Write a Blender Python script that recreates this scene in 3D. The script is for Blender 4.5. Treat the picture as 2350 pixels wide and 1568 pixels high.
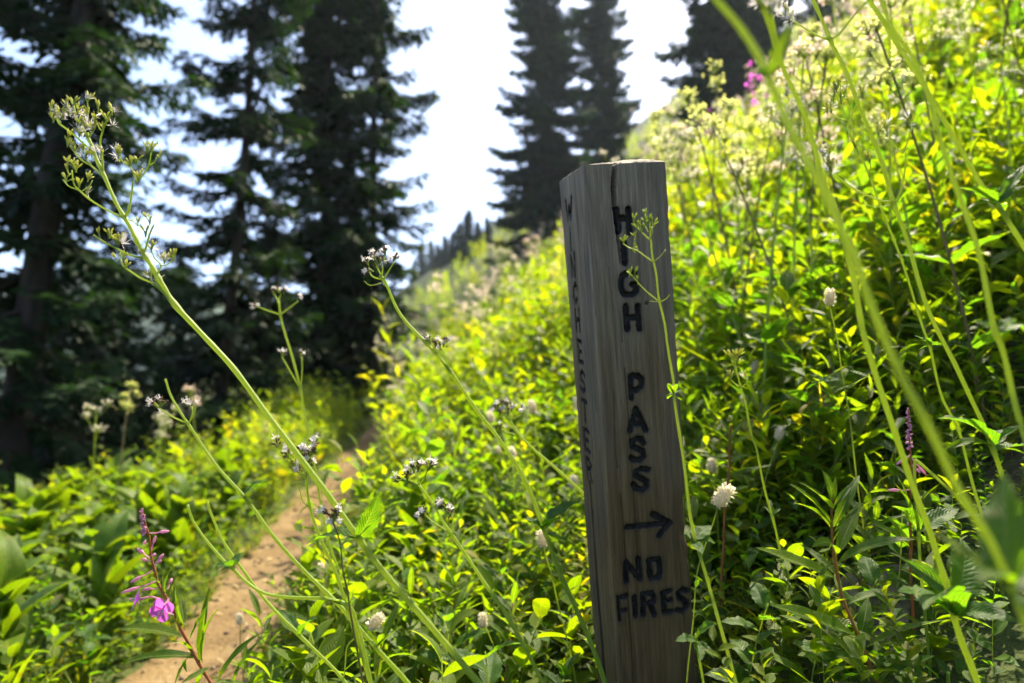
import bpy, math, random
import numpy as np
from mathutils import Vector, Matrix

for o in list(bpy.data.objects):
    bpy.data.objects.remove(o)
scene = bpy.context.scene
COL = scene.collection
rad = math.radians

# ------------------------------------------------------------------ camera, sky, sun, exposure
PITCH = math.atan(216 / (2350 * 24 / 36))
cam_data = bpy.data.cameras.new("camera")
cam_data.lens = 24.0
cam_data.sensor_width = 36.0
cam_data.clip_start = 0.02
cam_data.clip_end = 4000
cam_data.dof.use_dof = True
cam_data.dof.focus_distance = 1.02
cam_data.dof.aperture_fstop = 2.6
cam_data.dof.aperture_blades = 9
camera = bpy.data.objects.new("camera", cam_data)
COL.objects.link(camera)
camera.rotation_euler = (math.pi / 2 + PITCH, 0, 0)
scene.camera = camera

SUN_AZ, SUN_EL = rad(37), rad(56)          # azimuth measured from +Y towards +X
world = bpy.data.worlds.new("World")
scene.world = world
world.use_nodes = True
wn = world.node_tree
wn.nodes.clear()
w_out = wn.nodes.new("ShaderNodeOutputWorld")
w_bg = wn.nodes.new("ShaderNodeBackground")
w_sky = wn.nodes.new("ShaderNodeTexSky")
w_sky.sky_type = 'NISHITA'
w_sky.sun_disc = False
w_sky.sun_elevation = SUN_EL
w_sky.sun_rotation = SUN_AZ
w_sky.altitude = 1500
w_sky.air_density = .8
w_sky.dust_density = 6.0
w_sky.ozone_density = 1.0
w_bg.inputs["Strength"].default_value = 0.15
wn.links.new(w_sky.outputs[0], w_bg.inputs[0])
wn.links.new(w_bg.outputs[0], w_out.inputs[0])

sun_data = bpy.data.lights.new("sun", 'SUN')
sun_data.energy = 5.0
sun_data.angle = rad(0.55)
sun_data.color = (1.0, 0.88, 0.66)
sun = bpy.data.objects.new("sun", sun_data)
COL.objects.link(sun)
sun_dir = Vector((math.sin(SUN_AZ) * math.cos(SUN_EL), math.cos(SUN_AZ) * math.cos(SUN_EL), math.sin(SUN_EL)))
sun.rotation_euler = (-sun_dir).to_track_quat('-Z', 'Y').to_euler()
sun.location = sun_dir * 30

scene.view_settings.view_transform = 'Standard'
scene.view_settings.look = 'None'
scene.view_settings.gamma = 1.0
scene.view_settings.use_curve_mapping = False
scene.view_settings.exposure = 1.82
scene.render.engine = 'CYCLES'
cy = scene.cycles
cy.max_bounces = 8
cy.diffuse_bounces = 3
cy.glossy_bounces = 2
cy.transmission_bounces = 6
cy.volume_bounces = 0
cy.transparent_max_bounces = 4
cy.use_denoising = True
cy.use_adaptive_sampling = True
cy.adaptive_threshold = .03
cy.caustics_reflective = False
cy.caustics_refractive = False
cy.sample_clamp_indirect = 6.0

rng = np.random.default_rng(7)
rnd = random.Random(7)

# ------------------------------------------------------------------ projection helpers
F_PX = 2350 * 24 / 36
FWD = np.array([0, math.cos(PITCH), math.sin(PITCH)])
UPV = np.array([0, -math.sin(PITCH), math.cos(PITCH)])
RGT = np.array([1.0, 0, 0])


def P(x, y, d):
    """world point standing d metres in front of the camera along the given line of sight"""
    return FWD * d + RGT * ((x - 1175) / F_PX * d) + UPV * (-(y - 784) / F_PX * d)


def view_of(p):
    d = p @ FWD
    return 1175 + F_PX * (p @ RGT) / d, 784 - F_PX * (p @ UPV) / d, d


# ------------------------------------------------------------------ terrain
_ys = np.arange(-20, 620, 0.25)
_zt = np.interp(_ys, [-20, 0, 2, 3.2, 4.7, 8.8, 15, 20, 30, 60, 120, 620],
                [-1.6, -.80, -.75, -.61, -.45, .0, 1.05, 2.0, 4.2, 11.5, 24, 40])
_k = np.ones(9) / 9
_zt = np.convolve(np.pad(_zt, 4, mode='edge'), _k, mode='valid')


def softplus(x):
    return np.where(x > 30, x, np.log1p(np.exp(np.minimum(x, 30))))


def trail_x(y):
    y = np.asarray(y, float)
    near = -0.62 - 0.16 * y + 0.004 * y * y
    return np.where(y < 16, near, -2.156 - 0.20 * (y - 16))


def hashnoise(x, y, s=1.0):
    return (np.sin(x * 1.7 * s + 1.3 * np.sin(y * 2.3 * s)) + np.sin(y * 1.9 * s + 1.1 * np.sin(x * 2.9 * s + 2))
            + .5 * np.sin((x + y) * 4.1 * s + 3)) / 2.5


def ground_z(x, y):
    x = np.asarray(x, float)
    y = np.asarray(y, float)
    z = np.interp(y, _ys, _zt)
    s = x - trail_x(y)
    b = np.interp(y, [0, 1, 2, 5, 10], [1.9, 1.7, 1.3, .7, .35])
    k = .35
    sr = np.maximum(s, 0)
    right = .22 * np.minimum(sr, 30) + (.53 * softplus((np.minimum(sr, 30) - b) / k) - .53 * softplus(-b / k)) * k
    right = right + .02 * softplus((sr - 30) / 3) * 3
    sl = np.maximum(-s, 0)
    left = -.10 * np.minimum(sl, 120) - .28 * softplus((np.minimum(sl, 120) - 1.3) / .5) * .5 + .28 * softplus(np.array(-2.6)) * .5
    z = z + np.where(s > 0, right, left)
    amp = np.clip((np.abs(s) - .25) / .5, 0, 1)
    z = z + amp * .05 * hashnoise(x, y, 1.3) + amp * .25 * np.clip(np.hypot(x, y) / 20 - .2, 0, 1) * hashnoise(x, y, .25)
    z = z - .045 * np.exp(-(s / .27) ** 2)
    return z


# ------------------------------------------------------------------ object helpers
def tag(o, label=None, cat=None, group=None, kind=None):
    if label:
        o["label"] = label
    if cat:
        o["category"] = cat
    if group:
        o["group"] = group
    if kind:
        o["kind"] = kind
    return o


def empty(name, loc, label, cat, group=None):
    o = bpy.data.objects.new(name, None)
    o.empty_display_size = .05
    COL.objects.link(o)
    o.location = Vector([float(v) for v in loc])
    return tag(o, label, cat, group)


def add(name, mesh, parent=None):
    o = bpy.data.objects.new(name, mesh)
    COL.objects.link(o)
    if parent is not None:
        o.parent = parent
    return o


class Geo:
    """collects vertices, quads and triangles with uv, a colour-variation value and a material slot"""

    def __init__(self):
        self.V, self.Q, self.T, self.UV, self.A = [], [], [], [], []
        self.QM, self.TM = [], []
        self.n = 0

    def put(self, V, Q=None, T=None, uv=None, var=0.5, mat=0):
        V = np.asarray(V, float).reshape(-1, 3)
        n = len(V)
        self.V.append(V)
        self.UV.append(np.zeros((n, 2)) if uv is None else np.asarray(uv, float))
        self.A.append(np.broadcast_to(np.asarray(var, float), (n,)).copy())
        if Q is not None and len(Q):
            Q = np.asarray(Q, int)
            self.Q.append(Q + self.n)
            self.QM.append(np.broadcast_to(np.asarray(mat), (len(Q),)).copy())
        if T is not None and len(T):
            T = np.asarray(T, int)
            self.T.append(T + self.n)
            self.TM.append(np.broadcast_to(np.asarray(mat), (len(T),)).copy())
        self.n += n

    def arrays(self):
        V = np.concatenate(self.V)
        UV = np.concatenate(self.UV)
        A = np.concatenate(self.A)
        Q = np.concatenate(self.Q) if self.Q else np.zeros((0, 4), int)
        T = np.concatenate(self.T) if self.T else np.zeros((0, 3), int)
        QM = np.concatenate(self.QM) if self.Q else np.zeros(0, int)
        TM = np.concatenate(self.TM) if self.T else np.zeros(0, int)
        return V, Q, T, UV, A, QM, TM

    def mesh(self, name, mats, origin=(0, 0, 0), smooth=True):
        V, Q, T, UV, A, QM, TM = self.arrays()
        return make_mesh(name, V - np.asarray(origin, float), Q, T, UV, A, QM, TM, mats, smooth)


def make_mesh(name, V, Q, T, UV, A, QM, TM, mats, smooth=True, extra=None):
    me = bpy.data.meshes.new(name)
    nq, nt = len(Q), len(T)
    me.vertices.add(len(V))
    me.vertices.foreach_set("co", V.astype(np.float32).ravel())
    loops = np.concatenate([Q.ravel(), T.ravel()]).astype(np.int32)
    me.loops.add(len(loops))
    me.loops.foreach_set("vertex_index", loops)
    me.polygons.add(nq + nt)
    start = np.concatenate([np.arange(nq) * 4, nq * 4 + np.arange(nt) * 3]).astype(np.int32)
    me.polygons.foreach_set("loop_start", start)
    me.polygons.foreach_set("material_index", np.concatenate([QM, TM]).astype(np.int32))
    me.polygons.foreach_set("use_smooth", np.full(nq + nt, smooth))
    me.update(calc_edges=True)
    uvl = me.uv_layers.new(name="UVMap")
    uvl.data.foreach_set("uv", UV[loops].astype(np.float32).ravel())
    at = me.attributes.new("var", 'FLOAT', 'POINT')
    at.data.foreach_set("value", A.astype(np.float32))
    if extra:
        for k, v in extra.items():
            a2 = me.attributes.new(k, 'FLOAT', 'POINT')
            a2.data.foreach_set("value", v.astype(np.float32))
    for m in mats:
        me.materials.append(m)
    me.validate()
    return me


def frame_from(dirv, up=(0, 0, 1)):
    y = np.asarray(dirv, float)
    y = y / (np.linalg.norm(y) + 1e-9)
    u = np.asarray(up, float)
    x = np.cross(y, u)
    if np.linalg.norm(x) < 1e-4:
        x = np.cross(y, np.array([1.0, .1, 0]))
    x /= np.linalg.norm(x)
    z = np.cross(x, y)
    return np.stack([x, y, z], 1)            # columns: side, along, normal


def tube(g, pts, radii, sides=7, var=.5, mat=0, cap=True, rib=0.0):
    pts = np.asarray(pts, float)
    n = len(pts)
    radii = np.broadcast_to(np.asarray(radii, float), (n,))
    tang = np.gradient(pts, axis=0)
    tang /= np.linalg.norm(tang, axis=1)[:, None] + 1e-9
    ref = np.array([.31, -.9, .3])
    V = []
    for i in range(n):
        x = np.cross(tang[i], ref)
        x /= np.linalg.norm(x) + 1e-9
        z = np.cross(x, tang[i])
        a = np.arange(sides) / sides * 2 * math.pi
        r = radii[i] * (1 + rib * (np.arange(sides) % 2 * 2 - 1))
        V.append(pts[i] + np.outer(np.cos(a) * r, x) + np.outer(np.sin(a) * r, z))
    V = np.concatenate(V)
    Q = []
    for i in range(n - 1):
        for j in range(sides):
            a, b = i * sides + j, i * sides + (j + 1) % sides
            Q.append((a, b, b + sides, a + sides))
    T = []
    if cap:
        V = np.concatenate([V, pts[-1:]])
        for j in range(sides):
            T.append(((n - 1) * sides + j, (n - 1) * sides + (j + 1) % sides, n * sides))
    uv = np.zeros((len(V), 2))
    uv[:n * sides, 0] = np.tile(np.arange(sides) / sides, n)
    uv[:n * sides, 1] = np.repeat(np.linspace(0, 1, n), sides)
    g.put(V, Q, T, uv, var, mat)


def spline(pts, per=6):
    p = np.asarray(pts, float)
    if len(p) < 3:
        t = np.linspace(0, 1, per + 1)[:, None]
        return p[0] * (1 - t) + p[1] * t
    q = np.vstack([2 * p[0] - p[1], p, 2 * p[-1] - p[-2]])
    out = []
    for i in range(1, len(q) - 2):
        for k in range(per):
            t = k / per
            out.append(.5 * ((2 * q[i]) + (-q[i - 1] + q[i + 1]) * t + (2 * q[i - 1] - 5 * q[i] + 4 * q[i + 1] - q[i + 2]) * t * t
                             + (-q[i - 1] + 3 * q[i] - 3 * q[i + 1] + q[i + 2]) * t ** 3))
    out.append(p[-1])
    return np.array(out)


# ------------------------------------------------------------------ materials
def new_mat(name):
    m = bpy.data.materials.new(name)
    m.use_nodes = True
    nt = m.node_tree
    nt.nodes.clear()
    out = nt.nodes.new("ShaderNodeOutputMaterial")
    return m, nt, out


def N(nt, kind, **kw):
    n = nt.nodes.new(kind)
    for k, v in kw.items():
        if k in n.inputs:
            n.inputs[k].default_value = v
        else:
            setattr(n, k, v)
    return n


def math_node(nt, op, a, b=None, c=None):
    n = nt.nodes.new("ShaderNodeMath")
    n.operation = op
    for i, v in enumerate((a, b, c)):
        if v is None:
            continue
        if isinstance(v, (int, float)):
            n.inputs[i].default_value = v
        else:
            nt.links.new(v, n.inputs[i])
    return n.outputs[0]


def ramp(nt, fac, stops, interp='LINEAR'):
    r = nt.nodes.new("ShaderNodeValToRGB")
    r.color_ramp.interpolation = interp
    els = r.color_ramp.elements
    while len(els) < len(stops):
        els.new(.5)
    for e, (p, c) in zip(els, stops):
        e.position = p
        e.color = (c[0], c[1], c[2], 1)
    nt.links.new(fac, r.inputs[0])
    return r.outputs[0]


def mixc(nt, fac, a, b, mode='MIX'):
    n = nt.nodes.new("ShaderNodeMix")
    n.data_type = 'RGBA'
    n.blend_type = mode
    for sock, v in ((n.inputs[0], fac), (n.inputs[6], a), (n.inputs[7], b)):
        if isinstance(v, (int, float)):
            sock.default_value = v
        elif isinstance(v, tuple):
            sock.default_value = (v[0], v[1], v[2], 1)
        else:
            nt.links.new(v, sock)
    return n.outputs[2]


def leaf_material(name, stops, trans_gain=(2.6, 2.5, .9), trans_fac=.5, rough=.42, vein=8.0, rib=(.16, .22, .06), rib_fac=.5,
                  ribs_parallel=False, blemish=.55):
    m, nt, out = new_mat(name)
    at = N(nt, "ShaderNodeAttribute", attribute_name="var")
    oi = N(nt, "ShaderNodeObjectInfo")
    tc = N(nt, "ShaderNodeTexCoord")
    uvs = N(nt, "ShaderNodeSeparateXYZ")
    nt.links.new(tc.outputs["UV"], uvs.inputs[0])
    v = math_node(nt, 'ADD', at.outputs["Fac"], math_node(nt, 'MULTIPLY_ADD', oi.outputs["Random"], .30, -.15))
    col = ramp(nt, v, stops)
    noise = N(nt, "ShaderNodeTexNoise", Scale=35.0, Detail=3.0)
    nt.links.new(tc.outputs["Object"], noise.inputs["Vector"])
    mott = math_node(nt, 'MULTIPLY_ADD', noise.outputs["Fac"], .9, .55)
    col = mixc(nt, 1.0, col, mott, 'MULTIPLY')
    # yellow and brown blemishes
    n2 = N(nt, "ShaderNodeTexNoise", Scale=11.0, Detail=4.0)
    nt.links.new(tc.outputs["Object"], n2.inputs["Vector"])
    bl = ramp(nt, n2.outputs["Fac"], [(.58, (0, 0, 0)), (.70, (1, 1, 1))])
    col = mixc(nt, math_node(nt, 'MULTIPLY', bl, blemish), col, (.17, .15, .03))
    n3 = N(nt, "ShaderNodeTexNoise", Scale=24.0, Detail=3.0)
    nt.links.new(tc.outputs["Object"], n3.inputs["Vector"])
    br = ramp(nt, n3.outputs["Fac"], [(.66, (0, 0, 0)), (.70, (1, 1, 1))])
    col = mixc(nt, math_node(nt, 'MULTIPLY', br, .8), col, (.11, .06, .022))
    au = math_node(nt, 'ABSOLUTE', math_node(nt, 'SUBTRACT', uvs.outputs[0], .5))
    mid = math_node(nt, 'MULTIPLY', math_node(nt, 'LESS_THAN', au, .035), rib_fac)
    col2 = mixc(nt, mid, col, rib)
    if ribs_parallel:
        ph = math_node(nt, 'MULTIPLY', au, vein * 6.283)
    else:
        ph = math_node(nt, 'MULTIPLY', math_node(nt, 'SUBTRACT', uvs.outputs[1], math_node(nt, 'MULTIPLY', au, .55)), vein * 6.283)
    wave = math_node(nt, 'POWER', math_node(nt, 'ABSOLUTE', math_node(nt, 'SINE', ph)), .45)
    hgt = math_node(nt, 'ADD', wave, math_node(nt, 'MULTIPLY', noise.outputs["Fac"], .5))
    bump = N(nt, "ShaderNodeBump", Strength=.55, Distance=.0015)
    nt.links.new(hgt, bump.inputs["Height"])
    bs = N(nt, "ShaderNodeBsdfPrincipled", Roughness=rough)
    bs.inputs["Specular IOR Level"].default_value = .26
    nt.links.new(col2, bs.inputs["Base Color"])
    nt.links.new(bump.outputs[0], bs.inputs["Normal"])
    tr = N(nt, "ShaderNodeBsdfTranslucent")
    tcol = mixc(nt, 1.0, col2, trans_gain, 'MULTIPLY')
    dv = mixc(nt, 1.0, tcol, math_node(nt, 'MULTIPLY_ADD', wave, .35, .65), 'MULTIPLY')
    nt.links.new(dv, tr.inputs["Color"])
    nt.links.new(bump.outputs[0], tr.inputs["Normal"])
    mx = N(nt, "ShaderNodeMixShader", Fac=trans_fac)
    nt.links.new(bs.outputs[0], mx.inputs[1])
    nt.links.new(tr.outputs[0], mx.inputs[2])
    nt.links.new(mx.outputs[0], out.inputs[0])
    return m


def simple_material(name, color, rough=.6, trans=0.0, trans_col=None, noise_scale=40.0, noise_amt=.5, spec=.4, color2=None, coord="Object", stretch=None):
    m, nt, out = new_mat(name)
    tc = N(nt, "ShaderNodeTexCoord")
    no = N(nt, "ShaderNodeTexNoise", Scale=noise_scale, Detail=4.0)
    vec = tc.outputs[coord]
    if stretch:
        mp = N(nt, "ShaderNodeMapping")
        mp.inputs["Scale"].default_value = stretch
        nt.links.new(vec, mp.inputs[0])
        vec = mp.outputs[0]
    nt.links.new(vec, no.inputs["Vector"])
    at = N(nt, "ShaderNodeAttribute", attribute_name="var")
    c2 = color2 or tuple(c * .6 for c in color)
    f = math_node(nt, 'ADD', math_node(nt, 'MULTIPLY', math_node(nt, 'SUBTRACT', no.outputs["Fac"], .5), noise_amt * 2), at.outputs["Fac"])
    col = ramp(nt, f, [(.15, c2), (.85, color)])
    bs = N(nt, "ShaderNodeBsdfPrincipled", Roughness=rough)
    bs.inputs["Specular IOR Level"].default_value = spec
    nt.links.new(col, bs.inputs["Base Color"])
    bump = N(nt, "ShaderNodeBump", Strength=.4, Distance=.002)
    nt.links.new(no.outputs["Fac"], bump.inputs["Height"])
    nt.links.new(bump.outputs[0], bs.inputs["Normal"])
    if trans > 0:
        tr = N(nt, "ShaderNodeBsdfTranslucent")
        if trans_col:
            tr.inputs["Color"].default_value = (*trans_col, 1)
        else:
            nt.links.new(col, tr.inputs["Color"])
        mx = N(nt, "ShaderNodeMixShader", Fac=trans)
        nt.links.new(bs.outputs[0], mx.inputs[1])
        nt.links.new(tr.outputs[0], mx.inputs[2])
        nt.links.new(mx.outputs[0], out.inputs[0])
    else:
        nt.links.new(bs.outputs[0], out.inputs[0])
    return m


GREENS = [(.0, (.028, .068, 0.0072)), (.35, (.055, .115, 0.0090)), (.65, (.095, .155, 0.0096)), (.88, (.150, .180, 0.0108)), (1.0, (.22, .19, 0.0132))]
COOL = [(.0, (.024, .066, 0.0120)), (.45, (.048, .112, 0.0132)), (.8, (.080, .145, 0.0120)), (1.0, (.13, .17, 0.0132))]
WARM = [(.0, (.036, .080, 0.0072)), (.35, (.068, .125, 0.0084)), (.65, (.110, .160, 0.0090)), (.92, (.150, .180, 0.0102)), (1.0, (.21, .19, 0.0120))]
M_HERB = leaf_material("herb_leaf", WARM, trans_gain=(2.85, 2.75, .22), trans_fac=.62, rough=.48, vein=6)
M_VAL = leaf_material("valerian_leaf", COOL, trans_gain=(2.8, 2.9, .4), trans_fac=.60, rough=.47, vein=6, rib=(.13, .20, .07))
M_LANCE = leaf_material("lance_leaf", GREENS, trans_gain=(2.8, 2.8, .3), trans_fac=.60, rough=.48, vein=12, rib=(.24, .28, .12), rib_fac=.7)
M_HELL = leaf_material("hellebore_leaf", GREENS, trans_gain=(2.7, 2.45, .25), trans_fac=.52, rough=.47, vein=7, ribs_parallel=True, rib_fac=.3)
M_GRASS = leaf_material("grass_blade", WARM, trans_gain=(2.7, 2.6, .35), trans_fac=.55, rough=.45, vein=3, ribs_parallel=True, rib_fac=.2)
M_STEM = simple_material("green_stem", (.20, .27, .04), .58, .46, (.66, .78, .13), 60, .35, color2=(.10, .17, .025), stretch=(1, 1, .15))
M_STEM_THIN = simple_material("thin_green_stem", (.17, .24, .04), .55, .45, (.70, .80, .16), 60, .35, color2=(.07, .13, .02))
M_STEM_RED = simple_material("red_stem", (.30, .095, .035), .55, .3, (.42, .13, .04), 60, .6, color2=(.20, .15, .035))
M_STEM_BROWN = simple_material("brown_stem", (.16, .11, .035), .55, .25, (.30, .20, .05), 60, .5, color2=(.09, .10, .025))
M_SEED = simple_material("seed_husk", (.30, .33, .07), .5, .52, (.80, .84, .25), 250, .5, color2=(.14, .13, .025))
M_TIP = simple_material("dark_seed_tip", (.05, .025, .015), .7, 0, None, 300, .4)
M_BUD = simple_material("brown_bud", (.16, .085, .045), .6, .25, (.30, .16, .08), 300, .5, color2=(.07, .035, .025))
M_WHITE = simple_material("white_petal", (.72, .69, .66), .55, .45, (.72, .68, .64), 200, .3, color2=(.45, .39, .34))
M_FLUFF = simple_material("seed_fluff", (.72, .68, .68), .7, .5, (.75, .70, .70), 200, .2, color2=(.55, .5, .5))
M_PALEPINK = simple_material("pale_pink_floret", (.74, .58, .50), .6, .5, (.88, .70, .58), 120, .6, color2=(.46, .33, .22))
M_CREAM = simple_material("cream_floret", (.72, .68, .55), .6, .45, (.78, .72, .52), 160, .4, color2=(.42, .36, .22))
M_MAGENTA = simple_material("magenta_petal", (.56, .085, .50), .5, .55, (.85, .16, .78), 120, .5, color2=(.40, .06, .38))
M_PINKBUD = simple_material("pink_bud", (.58, .27, .44), .5, .45, (.80, .42, .62), 120, .6, color2=(.36, .20, .22))
M_BARK = simple_material("conifer_bark", (.055, .042, .032), .9, 0, None, 9, .9, .2, color2=(.018, .015, .012), stretch=(1, 1, .25))
M_ROCK = simple_material("grey_rock", (.19, .155, .115), .95, 0, None, 30, 1.6, .1, color2=(.035, .030, .022))
M_PEBBLE = simple_material("pebble", (.20, .155, .11), .9, 0, None, 30, .6, .2, color2=(.09, .065, .045))
M_STRAW = simple_material("dry_litter", (.34, .26, .12), .8, .2, (.35, .25, .1), 30, .6, color2=(.17, .12, .05))


def needle_material(name, a, b, tf):
    m, nt, out = new_mat(name)
    at = N(nt, "ShaderNodeAttribute", attribute_name="var")
    oi = N(nt, "ShaderNodeObjectInfo")
    v = math_node(nt, 'ADD', at.outputs["Fac"], math_node(nt, 'MULTIPLY_ADD', oi.outputs["Random"], .2, -.1))
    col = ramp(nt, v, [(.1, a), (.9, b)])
    bs = N(nt, "ShaderNodeBsdfPrincipled", Roughness=.6)
    bs.inputs["Specular IOR Level"].default_value = .12
    nt.links.new(col, bs.inputs["Base Color"])
    tr = N(nt, "ShaderNodeBsdfTranslucent")
    nt.links.new(mixc(nt, 1.0, col, (2.2, 2.0, .8), 'MULTIPLY'), tr.inputs["Color"])
    mx = N(nt, "ShaderNodeMixShader", Fac=tf)
    nt.links.new(bs.outputs[0], mx.inputs[1])
    nt.links.new(tr.outputs[0], mx.inputs[2])
    nt.links.new(mx.outputs[0], out.inputs[0])
    return m


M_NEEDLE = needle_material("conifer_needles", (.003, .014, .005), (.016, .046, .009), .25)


def ground_material():
    m, nt, out = new_mat("meadow_soil")
    tc = N(nt, "ShaderNodeTexCoord")
    n1 = N(nt, "ShaderNodeTexNoise", Scale=3.0, Detail=8.0)
    n2 = N(nt, "ShaderNodeTexNoise", Scale=28.0, Detail=6.0)
    for n in (n1, n2):
        nt.links.new(tc.outputs["Object"], n.inputs["Vector"])
    a = ramp(nt, n1.outputs["Fac"], [(.35, (.030, .040, .012)), (.55, (.045, .060, .014)), (.75, (.080, .060, .028))])
    col = mixc(nt, 1.0, a, math_node(nt, 'MULTIPLY_ADD', n2.outputs["Fac"], 1.2, .4), 'MULTIPLY')
    bs = N(nt, "ShaderNodeBsdfPrincipled", Roughness=.95)
    bs.inputs["Specular IOR Level"].default_value = .15
    nt.links.new(col, bs.inputs["Base Color"])
    bump = N(nt, "ShaderNodeBump", Strength=.9, Distance=.03)
    nt.links.new(n2.outputs["Fac"], bump.inputs["Height"])
    nt.links.new(bump.outputs[0], bs.inputs["Normal"])
    nt.links.new(bs.outputs[0], out.inputs[0])
    return m


def path_material():
    m, nt, out = new_mat("trail_dirt")
    tc = N(nt, "ShaderNodeTexCoord")
    n1 = N(nt, "ShaderNodeTexNoise", Scale=4.0, Detail=8.0)
    n2 = N(nt, "ShaderNodeTexNoise", Scale=60.0, Detail=6.0)
    vo = N(nt, "ShaderNodeTexVoronoi", Scale=55.0)
    for n in (n1, n2, vo):
        nt.links.new(tc.outputs["Object"], n.inputs["Vector"])
    a = ramp(nt, n1.outputs["Fac"], [(.3, (.090, .057, .024)), (.5, (.150, .100, .045)), (.72, (.215, .152, .076))])
    col = mixc(nt, 1.0, a, math_node(nt, 'MULTIPLY_ADD', n2.outputs["Fac"], 1.0, .5), 'MULTIPLY')
    spk = ramp(nt, vo.outputs["Distance"], [(.10, (1, 1, 1)), (.18, (0, 0, 0))])
    col = mixc(nt, math_node(nt, 'MULTIPLY', spk, .35), col, (.22, .17, .11))
    bs = N(nt, "ShaderNodeBsdfPrincipled", Roughness=.95)
    bs.inputs["Specular IOR Level"].default_value = .15
    nt.links.new(col, bs.inputs["Base Color"])
    bump = N(nt, "ShaderNodeBump", Strength=.9, Distance=.012)
    nt.links.new(math_node(nt, 'ADD', n2.outputs["Fac"], math_node(nt, 'MULTIPLY', spk, .4)), bump.inputs["Height"])
    nt.links.new(bump.outputs[0], bs.inputs["Normal"])
    nt.links.new(bs.outputs[0], out.inputs[0])
    return m


def wood_material():
    m, nt, out = new_mat("weathered_wood")
    tc = N(nt, "ShaderNodeTexCoord")
    ch = N(nt, "ShaderNodeAttribute", attribute_name="char")
    gr = N(nt, "ShaderNodeAttribute", attribute_name="grain")
    mp = N(nt, "ShaderNodeMapping")
    mp.inputs["Scale"].default_value = (1, 1, .035)
    nt.links.new(tc.outputs["Object"], mp.inputs[0])
    fine = N(nt, "ShaderNodeTexNoise", Scale=520.0, Detail=6.0)
    wide = N(nt, "ShaderNodeTexNoise", Scale=110.0, Detail=6.0)
    nt.links.new(mp.outputs[0], fine.inputs["Vector"])
    nt.links.new(mp.outputs[0], wide.inputs["Vector"])
    mp2 = N(nt, "ShaderNodeMapping")
    mp2.inputs["Scale"].default_value = (1, 1, .3)
    nt.links.new(tc.outputs["Object"], mp2.inputs[0])
    blot = N(nt, "ShaderNodeTexNoise", Scale=13.0, Detail=6.0)
    nt.links.new(mp2.outputs[0], blot.inputs["Vector"])
    sx = N(nt, "ShaderNodeSeparateXYZ")
    nt.links.new(tc.outputs["Object"], sx.inputs[0])
    # paler and greyer towards the top, darker and browner lower down
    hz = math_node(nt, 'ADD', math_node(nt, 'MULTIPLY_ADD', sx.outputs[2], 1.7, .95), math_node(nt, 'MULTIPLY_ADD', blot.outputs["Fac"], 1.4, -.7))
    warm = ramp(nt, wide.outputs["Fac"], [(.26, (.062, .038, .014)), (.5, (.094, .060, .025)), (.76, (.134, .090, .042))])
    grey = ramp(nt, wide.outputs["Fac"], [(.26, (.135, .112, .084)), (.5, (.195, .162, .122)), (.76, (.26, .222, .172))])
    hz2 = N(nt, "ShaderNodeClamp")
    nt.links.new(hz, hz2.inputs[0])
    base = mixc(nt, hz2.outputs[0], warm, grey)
    base = mixc(nt, 1.0, base, math_node(nt, 'MULTIPLY_ADD', fine.outputs["Fac"], 1.3, .35), 'MULTIPLY')
    base = mixc(nt, 1.0, base, math_node(nt, 'MULTIPLY_ADD', gr.outputs["Fac"], .36, .82), 'MULTIPLY')
    # dark drips and stains running with the grain
    st = ramp(nt, blot.outputs["Fac"], [(.50, (0, 0, 0)), (.68, (1, 1, 1))])
    base = mixc(nt, math_node(nt, 'MULTIPLY', st, .6), base, (.055, .040, .028))
    base = mixc(nt, ch.outputs["Fac"], base, (.008, .008, .009))
    bs = N(nt, "ShaderNodeBsdfPrincipled", Roughness=.8)
    bs.inputs["Specular IOR Level"].default_value = .3
    nt.links.new(base, bs.inputs["Base Color"])
    rgh = math_node(nt, 'MULTIPLY_ADD', ch.outputs["Fac"], -.25, .85)
    nt.links.new(rgh, bs.inputs["Roughness"])
    bump = N(nt, "ShaderNodeBump", Strength=.7, Distance=.0015)
    nt.links.new(math_node(nt, 'ADD', fine.outputs["Fac"], wide.outputs["Fac"]), bump.inputs["Height"])
    nt.links.new(bump.outputs[0], bs.inputs["Normal"])
    nt.links.new(bs.outputs[0], out.inputs[0])
    return m


M_GROUND = ground_material()
M_PATH = path_material()
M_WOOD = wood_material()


def hill_material():
    m, nt, out = new_mat("forested_mountain")
    tc = N(nt, "ShaderNodeTexCoord")
    n1 = N(nt, "ShaderNodeTexNoise", Scale=.05, Detail=10.0)
    nt.links.new(tc.outputs["Object"], n1.inputs["Vector"])
    col = ramp(nt, n1.outputs["Fac"], [(.35, (.020, .035, .020)), (.6, (.045, .065, .028)), (.75, (.12, .11, .09))])
    bs = N(nt, "ShaderNodeBsdfPrincipled", Roughness=1.0)
    bs.inputs["Specular IOR Level"].default_value = .1
    nt.links.new(col, bs.inputs["Base Color"])
    nt.links.new(bs.outputs[0], out.inputs[0])
    return m


M_HILL = hill_material()

# ------------------------------------------------------------------ ground, trail, far mountain
def grid_mesh(name, X, Y, Z, mats):
    n, mth = X.shape
    V = np.stack([X.ravel(), Y.ravel(), Z.ravel()], 1)
    i, j = np.meshgrid(np.arange(n - 1), np.arange(mth - 1), indexing='ij')
    a = (i * mth + j).ravel()
    Q = np.stack([a, a + mth, a + mth + 1, a + 1], 1)
    uv = np.stack([X.ravel(), Y.ravel()], 1)
    return make_mesh(name, V, Q, np.zeros((0, 3), int), uv, np.full(len(V), .5), np.zeros(len(Q), int), np.zeros(0, int), mats)


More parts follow.
